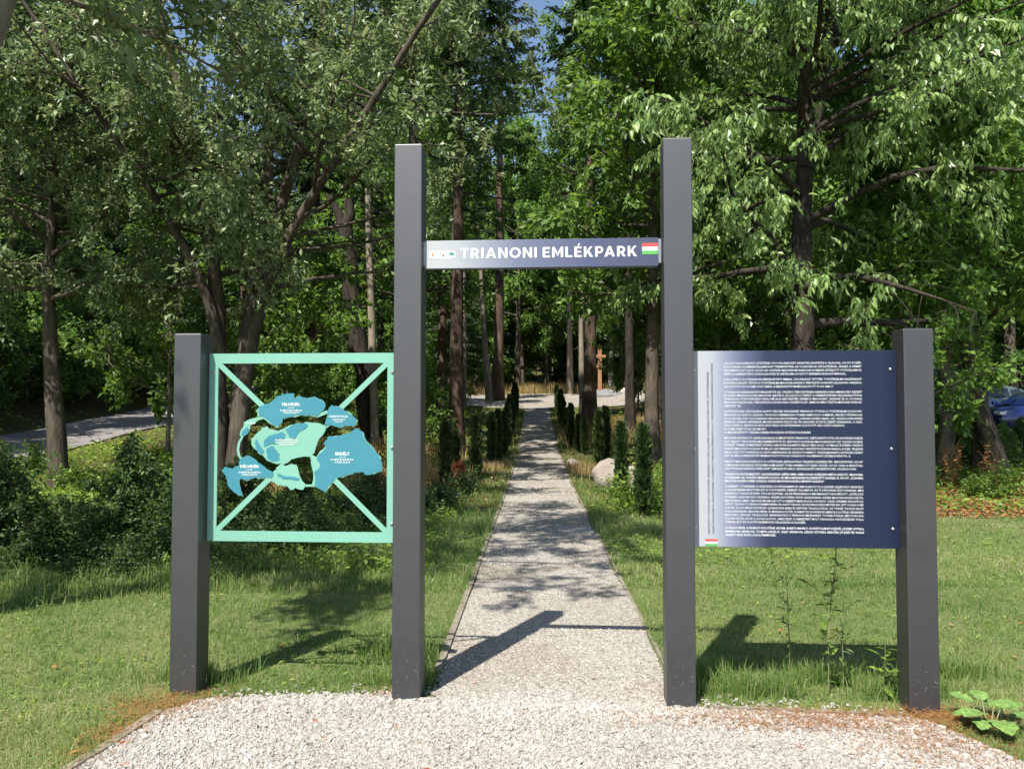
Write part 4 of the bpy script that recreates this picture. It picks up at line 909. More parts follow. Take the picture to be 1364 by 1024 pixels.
# ---- prototypes for the wood
def proto_broad(seed, H, r0, lo, limbs, ll, leafL, sec=9, tw=7, per=8, **k):
    return broadleaf(seed, H, r0, [straight(H, r0, 10, seed)], lo, limbs, ll, sec, tw, per, leafL, .55, (.1, .9), .03, 0, 0, leafL * 2.2, 8, .42, .3, **k)[:2]
def conifer(seed, H, r0, lo, whorls, ll, sag=-.25, leafL=.3, dead=True):
    rng = np.random.default_rng(seed)
    P, r = straight(H, r0, 12, seed, .006); lines = [(P, r, 9)]; TP = []; TD = []
    for k in range(whorls):
        h = lo + (H - lo) * (k / whorls); f = (h - lo) / (H - lo)
        for q in range(6):
            az = q / 6 * math.tau + k * .9 + rng.normal(0, .2); ln = ll * (1 - f) ** .75 * rng.uniform(.7, 1.1) + .25
            B = bend(A(np.interp(h, P[:, 2], P[:, 0]), np.interp(h, P[:, 2], P[:, 1]), h + rng.normal(0, .12)), (math.cos(az), math.sin(az), sag + .35 * f), ln, 6, rng, .07, .03)
            lines.append((B, np.linspace(.03, .006, 6), 3))
            for t in np.linspace(.12, 1, int(9 + ln * 7)):
                p, d = at_t(B, min(t, .999)); TP.append(p); TD.append(d)
    if dead:
        for k in range(14):
            h = rng.uniform(lo * .35, lo); az = rng.random() * math.tau
            B = bend(A(np.interp(h, P[:, 2], P[:, 0]), np.interp(h, P[:, 2], P[:, 1]), h), (math.cos(az), math.sin(az), -.1), rng.uniform(.4, 1.3), 4, rng, .15, -.05); lines.append((B, np.linspace(.02, .005, 4), 3))
    TP = np.array(TP); TD = np.array(TD); per = 5; n = len(TP) * per
    Pp = np.repeat(TP, per, 0) + rng.normal(0, .06, (n, 3)); tint = np.clip(.45 + rng.normal(0, .2, n), 0, 1)
    sd_ = np.cross(np.repeat(TD, per, 0), [0, 0, 1.]) * rng.choice([-1, 1], n)[:, None]
    D = unit(np.repeat(TD, per, 0) * .7 + sd_ * rng.uniform(.2, 1.1, n)[:, None] + rng.normal(0, .15, (n, 3)) + A(0, 0, -.25))
    return tubes(lines), leaves(Pp, D, unit(rng.normal(0, .25, (n, 3)) + [0, 0, 1.]), leafL * rng.uniform(.6, 1.2, n), leafL * .3, 0, -.1, .2, tint, rng)
PB = [proto_broad(31, 15, .2, 2.5, 34, 3.8, .26), proto_broad(32, 19, .24, 4.5, 36, 4.2, .28), proto_broad(33, 12, .15, 1.2, 32, 3.0, .24), proto_broad(34, 18, .2, 8.2, 34, 4.0, .17, 10, 8, 8)]
PC = [conifer(41, 19, .24, 3.5, 24, 3.2), conifer(42, 22, .27, 9.5, 17, 2.9)]
PS_ = [proto_broad(51, 5.2, .05, .9, 22, 1.7, .16, 8, 6, 7), proto_broad(52, 3.2, .035, .3, 20, 1.5, .15, 8, 6, 7)]
def proto_meshes(p, nm):
    return np_mesh('trunk', *p[0], smooth=True), np_mesh('crown', *p[1])
MB_ = [proto_meshes(p, 0) for p in PB]; MC_ = [proto_meshes(p, 0) for p in PC]; MS_ = [proto_meshes(p, 0) for p in PS_]
def variant(meshes, wm, lm):
    a, c = meshes[0].copy(), meshes[1].copy() if False else meshes[1]
    a.materials.append(wm)
    return a, lm
trunk_cache = {}
def place(name, meshes, wm, lm, x, y, sc, label, group=None, rz=None, cat='tree', lean=(0, 0), crown=True, zoff=0):
    t = empty(name, (x, y, g(x, y) + zoff), random.random() * 6.28 if rz is None else rz, sc); tag(t, label, cat, group)
    if lean != (0, 0): t.rotation_euler = (lean[0], lean[1], t.rotation_euler[2])
    for nm, me, m in (('trunk', meshes[0], wm),) + ((('crown', meshes[1], lm),) if crown else ()):
        key = (me.name, m.name)
        if key not in trunk_cache:
            c = me.copy(); c.materials.append(m); trunk_cache[key] = c
        o = link(nm, trunk_cache[key], None, t)
        if nm == 'crown': o['kind'] = 'stuff'
    return t
random.seed(19)
# ---- individual trunks seen through the gate
def bare(seed, H, r0, lean=(0, 0), tip=.6, n=12, wob=.01):
    return straight(H, r0, n, seed, wob, lean, tip, 1.3)
pine_b = proto_meshes(conifer(43, 21, .27, 14, 9, 2.0), 0)
for px_, y_, w_, bm_, lab in ((587, 34, 15, 'bark_pine', 'dark straight pine trunk left of the path, beside the stouter one'), (608, 25, 20, 'bark_pine', 'stout reddish brown pine trunk left of the path'),
                              (616, 44, 9, 'bark_pale', 'thin pale pine trunk just behind the stout one left of the path'),
                              (663, 52, 15, 'bark_pine', 'pine with sunlit foot beside the far end of the path'), (785, 33, 18, 'bark_pine', 'stout dark pine trunk in front of the wooden cross, right of the path'),
                              (776, 36, 9, 'bark_pale', 'pale trunk touching the stout dark one right of the path'), (759, 62, 9, 'bark_pale', 'pale straight trunk at the back of the clearing'),
                              (740, 72, 6, 'bark_grey', 'thin grey trunk behind the clearing in line with the path'), (839, 30, 14, 'bark_dark', 'nearly black trunk right of the path'),
                              (875, 33, 16, 'bark_dark', 'nearly black trunk right of the path, the farther of two dark ones')):
    x = WX(px_, y_); r_ = w_ / F * y_ / 2
    place('pine_tree', pine_b, M[bm_], M['leaf_conifer'], x, y_, r_ / .26, lab)
place('pine_tree', pine_b, M['bark_grey'], M['leaf_conifer'], WX(652, 50), 50, .8, 'leaning grey trunk with crooked foot beside the far end of the path', lean=(0, -.06), rz=0)
for px_, y_, sc_, k_, lm_, lab in ((730, 68, .95, 1, 'leaf_lime', 'bright green tree behind the clearing, its boughs low over the path end'), (545, 20, 1.0, 3, 'leaf_small', 'high crowned tree whose trunk hides behind the tall post of the map panel'), (783, 34.6, 1.08, 3, 'leaf_lime', 'light green high crowned tree behind the stout dark pine right of the path'), (606, 26.6, .95, 3, 'leaf_wood', 'high crowned tree behind the stout pine left of the path'), (545, 31, .95, 1, 'leaf_wood', 'dull green broadleaf tree behind the tall post of the map panel'), (905, 23, .85, 1, 'leaf_wood', 'leafy tree behind the tall post of the text board, right of the path'), (690, 66, 1.15, 1, 'leaf_wood', 'broadleaf tree closing the clearing in line with the path'),
                                  (868, 19, .78, 1, 'leaf_lime', 'light green tree overhanging the path beside the dark trunks'), (760, 78, 1.3, 1, 'leaf_lime', 'tall light green tree beyond the clearing'), (1010, 27, .8, 0, 'leaf_wood', 'broadleaf tree close behind the cherry tree')):
    place('broadleaf_tree', MB_[k_], M['bark'], M[lm_], WX(px_, y_), y_, sc_, lab)
place('birch_tree', MB_[1], M['bark_birch'], M['leaf_lime'], WX(815, 62), 62, .85, 'white birch trunk standing right of the wooden cross')
# ---- the dark snag and the bare pole seen above the map panel
sy = 25.0
sx_, zz = WX(496, sy), g(WX(496, sy), sy)
t = empty('dead_tree', (sx_, sy, zz)); tag(t, 'dark leaning dead tree with broken forked top behind the map panel', 'dead tree')
st_ = [stem([(.05, 0, -.2), (0, 0, .5), (-.3, 0, 2.6), (-.62, 0, 4.6), (-.85, 0, 6.4), (-.95, 0, 7.2)], .34, .24, 14), stem([(-.93, 0, 6.9), (-1.15, 0, 7.6), (-1.4, 0, 8.1)], .19, .1, 5), stem([(-.9, 0, 6.9), (-.78, 0, 7.5), (-.76, .02, 8.0)], .2, .15, 5), stem([(-.6, 0, 4.4), (-1.4, -.2, 4.1), (-2.2, -.3, 4.0)], .05, .015, 5), stem([(-.8, 0, 6.2), (-.1, 0, 6.5), (.6, 0, 6.9)], .04, .012, 5)]
link('trunk', np_mesh('trunk', *tubes([(p, r, 10) for p, r in st_]), smooth=True), M['bark_dark'], t)
px0 = WX(501, 24.4)
t = empty('bare_pole', (px0, 24.4, g(px0, 24.4))); tag(t, 'pale barkless dead trunk like a pole beside the dark leaning tree', 'dead tree')
P, r = straight(8.2, .135, 16, 9, .004, (WX(489, 24.4) - px0, 0), .72, 1.2)
v, q = tubes([(P, r, 10)]); k = len(v); v = np.concatenate([v, P[-1:] + A(.03, 0, .1)])
o = link('trunk', np_mesh('trunk', v, np.concatenate([q, np.array([[k - 10 + i, k - 10 + (i + 1) % 10, k, k] for i in range(10)])])[:len(q)], smooth=True), M['bark_pale'], t)
# ---- right hand trunks near the parked cars
for px_, y_, sc_, ln_, bm_, lab, me_ in ((1256, 19, .7, (.0, .10), 'bark_grey', 'pale leaning trunk beside the short post of the text board', 1), (1304, 18.5, .72, (0, -.04), 'bark', 'crooked trunk in front of the grey parked car', 1),
                                    (1330, 18, .8, (0, .2), 'bark', 'leaning trunk in front of the blue parked car', 1), (1215, 24, .7, (0, .05), 'bark_dark', 'thin dark trunk deep behind the text board', 0), (1240, 27, .8, (0, -.04), 'bark_dark', 'dark trunk left of the grey parked car', 1)):
    x = WX(px_, y_); place('leafy_tree', MB_[me_], M[bm_], M['leaf_wood'], x, y_, sc_, lab, lean=ln_, rz=random.random() * 6)
# ---- sunlit young trees
for px_, y_, sc_, lab, k in ((1215, 16.5, 1.0, 'lime green sapling behind the short post of the text board', 0), (225, 21, 1.25, 'sunlit young tree beyond the road above the short post of the map panel', 0), (390, 22, 1.2, 'bright young tree behind the map panel', 0),
                             (850, 40, 1.1, 'bushy young tree right of the clearing', 0), (960, 22, 1.1, 'shady young tree behind the text board', 0), (1145, 24, 1.2, 'shady young tree left of the grey parked car', 0)):
    place('young_tree', MS_[k], M['bark_grey'], M['leaf_lime'], WX(px_, y_), y_, sc_, lab)
# ---- the wood: rows of trees
def row(y_, p0, p1, step, kinds, label, group, skip=None, jit=.3, scl=(.85, 1.15)):
    px_ = p0
    while px_ < p1:
        q = px_ + random.uniform(-jit, jit) * step; yy_ = y_ * random.uniform(.93, 1.07); x = WX(q, yy_)
        if not (skip and skip(q, x, yy_)) and not (-17.6 < x < -11.9 and yy_ < 66):
            kd = random.choice(kinds)
            if kd[0] == 'b': place('broadleaf_tree', MB_[int(kd[1])], M['bark_grey'] if random.random() < .2 else M['bark'], M['leaf_wood'], x, yy_, random.uniform(*scl), label, group)
            else: place('conifer_tree', MC_[int(kd[1])], M['bark_pine'] if random.random() < .5 else M['bark_dark'], M['leaf_conifer'], x, yy_, random.uniform(*scl), label.replace('broadleaf', 'conifer'), group)
        px_ += step
gapc = lambda q, x, y: 640 < q < 900
LL = 'tall broadleaf tree in the wood across the road'; GL = 'wood across the road'
row(30, -520, 60, 90, ['b0', 'c0', 'b1'], LL, GL); row(40, -300, 300, 75, ['b0', 'b1', 'c0', 'c1'], LL, GL); row(52, -250, 420, 62, ['b0', 'b1', 'c0', 'b2'], LL, GL)
LC = 'tall broadleaf tree in the wood around the clearing'; GC = 'wood around the clearing'
row(32, 330, 560, 120, ['b1', 'c0'], LC, GC); row(44, 440, 530, 70, ['c0', 'b0', 'b1'], LC, GC); row(58, 430, 640, 60, ['c0', 'b1', 'b0'], LC, GC); row(70, 560, 960, 45, ['c0', 'b0', 'b1', 'b1'], LC, GC); row(84, 350, 1000, 38, ['b0', 'c0', 'b1', 'b2'], LC, GC)
row(36, 900, 1010, 80, ['b1', 'c0'], LC, GC); row(46, 885, 1060, 65, ['b0', 'c0'], LC, GC)
LR = 'tall broadleaf tree in the wood behind the parked cars'; GR = 'wood behind the parked cars'
row(34, 1060, 1700, 105, ['b0', 'b1', 'b2'], LR, GR); row(44, 1050, 1650, 75, ['b0', 'b1', 'c0'], LR, GR); row(58, 1000, 1600, 60, ['b0', 'b1', 'b2', 'c0'], LR, GR); row(80, 1000, 1600, 50, ['b0', 'b2', 'b1'], LR, GR); row(75, -250, 420, 55, ['b0', 'b2', 'b1', 'c0'], LL, GL)
row(108, -150, 1500, 34, ['b0', 'b2', 'b1'], 'far broadleaf tree closing the view between the trunks', 'far trees', scl=(1.0, 1.4))
for x_, y_ in ((-19.5, 9), (-18.6, 14), (-20.5, 18), (-18.8, 22.5), (-22, 12)):  # trees out of view on the left, added to cast shade on the road
    place('broadleaf_tree', MB_[1], M['bark'], M['leaf_wood'], x_, y_, random.uniform(.75, .9), 'unseen broadleaf tree added to shade the road', 'unseen trees shading the road')
# ---- undergrowth shrubs of the wood
def shrubs(spec, label, group):
    for px_, y_, sc_ in spec:
        x = WX(px_, y_)
        if -17.2 < x < -12.2 and y_ < 66: continue
        place('woodland_shrub', MS_[1], M['bark'], M['leaf_wood'], x, y_, sc_, label, group, cat='shrub')
shrubs([(682 + (-18.6 - 1.5 * (i % 3)) / (y := 17 + i * .75) * F, y, random.uniform(.7, 1.3)) for i in range(40)], 'dark woodland shrub on the bank across the road', 'shrubs across the road')
shrubs([(p + random.uniform(-15, 15), random.uniform(24, 32), random.uniform(.6, 1.0)) for p in range(300, 580, 42)] + [(p, random.uniform(40, 46), .9) for p in range(440, 640, 40)], 'woodland shrub in the shade left of the path', 'shrubs left of the path')
shrubs([(p + random.uniform(-15, 15), random.uniform(66, 74), random.uniform(1.1, 1.7)) for p in range(560, 960, 26)], 'dark woodland shrub behind the clearing', 'shrubs behind the clearing')
shrubs([(p + random.uniform(-10, 10), random.uniform(20, 22), random.uniform(.24, .34)) for p in range(1240, 1420, 24)] + [(p + random.uniform(-15, 15), random.uniform(22, 27), random.uniform(.7, 1.1)) for p in range(930, 1200, 40)], 'woodland shrub in the shade behind the text board and before the cars', 'shrubs right of the lawn')
shrubs([(p + random.uniform(-20, 20), random.uniform(40, 60), random.uniform(1.2, 1.8)) for p in range(900, 1500, 45)] + [(p + random.uniform(-20, 20), random.uniform(45, 62), random.uniform(1.2, 1.8)) for p in range(-100, 560, 45)], 'tall woodland shrub deep in the wood', 'shrubs deep in the wood')
shrubs([(p + random.uniform(-20, 20), random.uniform(88, 100), random.uniform(2, 2.8)) for p in range(-150, 1550, 45)], 'far shrub closing the view between the trunks', 'far shrubs')
# ---- bramble thicket behind the left lawn
def bush(seed, rad, H, n, L, clumps=26):
    rng = np.random.default_rng(seed)
    C = rand_dirs(clumps, rng, 0, 1) * rng.uniform(.35, 1, (clumps, 1)) * A(rad, rad, H * .85)
    lines = [(np.stack([c * f + A(0, 0, .02 + .25 * H * f * (1 - f)) for f in np.linspace(0, 1, 5)]), np.linspace(.008, .003, 5), 3) for c in C]
    i = rng.integers(0, clumps, n); P = C[i] + rng.normal(0, 1, (n, 3)) * A(rad * .2, rad * .2, H * .15)
    sh = rng.random(n) < .3; arc_t = rng.random(n); tips = rand_dirs(9, rng, .35, 1) * A(rad * 1.15, rad * 1.15, H * 1.3) * rng.uniform(.7, 1.1, (9, 1)); w_ = rng.integers(0, 9, n)
    Q = tips[w_] * arc_t[:, None] ** A(.8, .8, .6) + rng.normal(0, .03, (n, 3)); P = np.where(sh[:, None], Q, P); P[:, 2] = np.abs(P[:, 2])
    for tp in tips: lines.append((np.stack([tp * np.array([f, f, 1]) ** 1.0 * A(1, 1, f ** .6) for f in np.linspace(0, 1, 6)]), np.linspace(.006, .002, 6), 3))
    D = unit(rng.normal(0, 1, (n, 3)) * A(1, 1, .5)); tint = np.clip(.4 + rng.normal(0, .15, clumps)[i] + rng.normal(0, .2, n), 0, 1)
    return tubes(lines), leaves(P, D, unit(rng.normal(0, .5, (n, 3)) + [0, -.2, .9]), L * rng.uniform(.5, 1.3, n), L * .62, 0, .15, .1, tint, rng)
BU = [(np_mesh('stems', *b_[0]), np_mesh('foliage', *b_[1])) for b_ in (bush(61, .8, 1.05, 5200, .068, 34), bush(62, .95, .75, 4800, .06, 30), bush(63, .45, .4, 1500, .06))]
def place_bush(k, x, y, sc_, label, group=None, lm='leaf_bramble', name='bramble_bush', cat='bush'):
    t = empty(name, (x, y, g(x, y)), random.random() * 6.28, sc_); tag(t, label, cat, group)
    for nm, me, m in (('stems', BU[k][0], M['bark']), ('foliage', BU[k][1], M[lm])):
        key = (me.name, m.name)
        if key not in trunk_cache:
            c = me.copy(); c.materials.append(m); trunk_cache[key] = c
        o = link(nm, trunk_cache[key], None, t)
        if nm == 'foliage': o['kind'] = 'stuff'
    return t
for i, (x, y, s, k) in enumerate([(-5.4, 7.6, .9, 0), (-4.7, 7.15, .5, 1), (-4.3, 7.9, .7, 0), (-3.75, 7.45, .55, 1), (-3.5, 8.2, .78, 0), (-2.9, 7.8, .5, 1), (-2.5, 8.5, .65, 0), (-5.9, 9.0, .95, 0), (-5.0, 8.9, .8, 1), (-4.2, 9.3, .75, 0), (-3.2, 9.5, .6, 1), (-6.6, 9.6, .9, 1), (-6.4, 7.8, 1.0, 0), (-2.1, 9.5, .5, 1), (-2.8, 10.4, .5, 0)]):
    place_bush(k, x, y, s, 'dark green bramble bush in the thicket behind the left lawn', 'bramble thicket behind the left lawn')
for i, (x, y, s) in enumerate([(-4.95, 7.7, .3), (-3.95, 8.3, .33), (-3.0, 8.9, .28), (-5.6, 8.3, .36), (-2.45, 9.2, .22)]):
    place('broad_leaved_shrub', MS_[1], M['bark'], M['leaf_bramble'], x, y, s, 'broader leaved young shrub sticking out of the bramble thicket', 'young shrubs in the bramble thicket', cat='shrub')
for i, (x, y, s, k) in enumerate([(-1.5, 9.6, .7, 2), (-1.7, 10.6, .9, 2), (-1.35, 11.8, .95, 2), (-1.7, 12.6, 1.1, 2), (-1.15, 13.2, .9, 2), (-2.2, 11.6, 1.2, 2), (-2.3, 13.4, 1.3, 2), (-.95, 15, .9, 2), (-1.0, 17, .9, 2)]):
    place_bush(k, x, y, s, 'small leafy weed clump on the left verge of the path', 'weed clumps on the left verge', name='weed_clump', cat='weed')
for i, (x, y, s, k) in enumerate([(-4.6, 13, 1.0, 2), (-6.5, 13.6, 1.3, 2), (-8, 14.5, 1.3, 2), (-9.5, 14, 1.2, 2), (-10.5, 16, 1.4, 2), (-7, 16.5, 1.4, 2), (-5.5, 18, 1.4, 2), (-11, 18.5, 1.4, 2)]):
    place_bush(k, x, y, s, 'sunlit green weed clump between the bramble thicket and the road', 'weed clumps by the road', 'leaf_herb', 'weed_clump', 'weed')
for i, (x, y, s, k) in enumerate([(6.2, 14.2, .9, 2), (7.3, 15.2, 1.0, 2), (8.6, 14.6, 1.0, 2), (9.6, 15.6, 1.2, 2), (8.2, 16.6, 1.2, 2), (10.6, 14.2, 1.0, 2), (4.2, 16, 1.1, 2)]):
    place_bush(k, x, y, s, 'green weed clump on the leaf-strewn slope beyond the right lawn', 'weed clumps beyond the right lawn', 'leaf_herb', 'weed_clump', 'weed')
for i, (x, y, s, k) in enumerate([(2.35, 12.4, 1.1, 1), (2.9, 13.2, 1.0, 1)]):
    place_bush(k, x, y, s, 'yellowish green shrub behind the first columnar conifer right of the path', 'yellowish shrubs right of the path', 'leaf_herb', 'shrub', 'shrub')
# ------------------------------------------------------------------ columnar conifers lining the path
def column(seed, H, rad, n):
    rng = np.random.default_rng(seed)
    z = rng.random(n) ** .85 * H; a = rng.random(n) * math.tau
    rr = rad * np.clip(np.minimum(.45 + z / (H * .22), 1) * np.minimum(1, (H - z) / (H * .22) + .18), .1, 1) * (1 + .22 * np.sin(a * 3 + z * 9) + .15 * np.sin(z * 23 + a))
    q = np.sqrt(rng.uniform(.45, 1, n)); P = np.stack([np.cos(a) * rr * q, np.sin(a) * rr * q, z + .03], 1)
    D = unit(np.stack([np.cos(a) * .6, np.sin(a) * .6, np.full(n, .9)], 1) + rng.normal(0, .25, (n, 3)))
    N = unit(np.stack([-np.sin(a), np.cos(a), np.zeros(n)], 1) + rng.normal(0, .5, (n, 3)) + np.stack([np.cos(a), np.sin(a), np.zeros(n)], 1) * .5)
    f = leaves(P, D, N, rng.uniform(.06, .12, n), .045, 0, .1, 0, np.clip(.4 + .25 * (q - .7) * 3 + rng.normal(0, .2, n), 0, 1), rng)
    return tubes([straight(H * .8, .022, 6, seed, .01)] and [(*straight(H * .8, .022, 6, seed, .01), 6)]), f
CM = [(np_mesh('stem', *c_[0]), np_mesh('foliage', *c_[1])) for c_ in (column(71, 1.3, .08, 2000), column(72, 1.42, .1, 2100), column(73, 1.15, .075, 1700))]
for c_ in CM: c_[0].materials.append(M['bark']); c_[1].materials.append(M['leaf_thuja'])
def conif(px_, y_, sc_, k, label, group=None, x=None):
    x = WX(px_, y_) if x is None else x
    t = empty('columnar_conifer', (x, y_, g(x, y_)), random.random() * 6, sc_); tag(t, label, 'conifer', group)
    link('stem', CM[k][0], None, t); o = link('foliage', CM[k][1], None, t); o['kind'] = 'stuff'
ORD = 'first second third fourth fifth sixth seventh eighth ninth tenth eleventh twelfth'.split()
GLc, GRc = 'columnar conifers left of the path', 'columnar conifers right of the path'
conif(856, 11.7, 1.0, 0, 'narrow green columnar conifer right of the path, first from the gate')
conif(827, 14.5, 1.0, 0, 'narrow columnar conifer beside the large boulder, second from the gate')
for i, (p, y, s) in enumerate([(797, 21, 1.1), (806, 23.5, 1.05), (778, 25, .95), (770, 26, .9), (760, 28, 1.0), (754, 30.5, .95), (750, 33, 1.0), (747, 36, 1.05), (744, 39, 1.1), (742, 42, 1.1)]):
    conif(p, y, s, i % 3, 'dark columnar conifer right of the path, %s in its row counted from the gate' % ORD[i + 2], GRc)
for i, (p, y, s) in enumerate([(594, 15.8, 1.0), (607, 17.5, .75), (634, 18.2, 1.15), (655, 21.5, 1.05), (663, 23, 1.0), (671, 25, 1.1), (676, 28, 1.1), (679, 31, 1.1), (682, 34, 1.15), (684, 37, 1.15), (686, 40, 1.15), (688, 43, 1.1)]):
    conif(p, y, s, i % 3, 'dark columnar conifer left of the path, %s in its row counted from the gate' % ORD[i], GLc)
# red-leaved little plant among them
t = empty('red_shrub', (WX(612, 15.2), 15.2, 0)); tag(t, 'small coral red leaved shrub in the row left of the path', 'shrub')
c_ = column(77, .55, .08, 170); link('stem', np_mesh('stem', *c_[0]), M['bark'], t); o = link('foliage', np_mesh('foliage', *c_[1]), M['leaf_red'], t); o['kind'] = 'stuff'

# ------------------------------------------------------------------ boulders
rkm, n, l, b = mat('boulder_rock')
t1 = noise(n, l, 3, 6, .6); t2 = noise(n, l, 18, 6, .7)
r = ramp(n, [(.3, (.2, .165, .13)), (.7, (.36, .32, .27))]); l.new(t1.outputs[0], r.inputs[0]); l.new(r.outputs[0], b.inputs['Base Color']); b.inputs['Roughness'].default_value = .9; bump(n, l, b, t2.outputs[0], .8, .03)
def boulder(seed, sx_, sy_, sz_):
    import bmesh
    rr = random.Random(seed); bm = bmesh.new(); bmesh.ops.create_icosphere(bm, subdivisions=4, radius=1)
    pl = [(Vector((rr.uniform(-1, 1), rr.uniform(-1, 1), rr.uniform(-.3, 1))).normalized(), rr.uniform(.62, .9)) for _ in range(11)]
    for v in bm.verts:
        for nn, d_ in pl:
            k = v.co.dot(nn) - d_
            if k > 0: v.co -= nn * k * .9
        v.co *= 1 + .04 * math.sin(v.co.x * 9 + seed) * math.sin(v.co.y * 8 + v.co.z * 7)
        v.co = Vector((v.co.x * sx_, v.co.y * sy_, v.co.z * sz_))
    me = bpy.data.meshes.new('boulder'); bm.to_mesh(me); bm.free()
    for p in me.polygons: p.use_smooth = True
    return me
for px_, y_, dims, lab in ((813, 16, (.42, .38, .42), 'large pale boulder behind the second conifer right of the path'), (843, 15.5, (.2, .2, .36), 'upright reddish stone between the first two conifers right of the path'), (762, 21.5, (.22, .2, .14), 'small flat stone at the right edge of the path'),
                           (654, 20.5, (.14, .14, .12), 'small pale stone at the left edge of the path')):
    x = WX(px_, y_); tag(link('boulder', boulder(int(px_), *dims), rkm, loc=(x, y_, g(x, y_) + dims[2] * .45)), lab, 'boulder')
# ------------------------------------------------------------------ double cross on its mound in the clearing
M['cross_wood'] = plain('cross_wood', (.3, .145, .07), .7, var=.2, nscale=4)
cX, cY = WX(799, 56), 56.0; cZ = g(cX, cY)
mme = boulder(5, 1.5, 1.2, .5)
tag(link('stone_mound', mme, plain('mound_stone', (.17, .17, .165), .9, var=.3, nscale=6), loc=(cX + .6, cY + .1, cZ + .1)), 'low grey mound of stones at the foot of the wooden cross', 'mound')
cr = empty('double_cross', (cX, cY, cZ)); tag(cr, 'orange-brown wooden double cross standing in the gravel clearing', 'cross')
Geo().box(-.13, .13, -.11, .11, -.2, 3.5).build('upright', M['cross_wood'], cr, bevel=.015)
for z, wv in ((2.78, .42), (2.08, .46)):
    Geo().box(-wv, wv, -.125, -.09, z, z + .2).build('crossbar', M['cross_wood'], cr, bevel=.012)
wx_ = WX(830.5, 57)
tag(link('stone_block', boulder(8, .24, .22, .3), plain('pale_stone', (.4, .39, .36), .85, var=.15), loc=(wx_, 57, g(wx_, 57) + .2)), 'small white stone block right of the wooden cross in the clearing', 'stone')

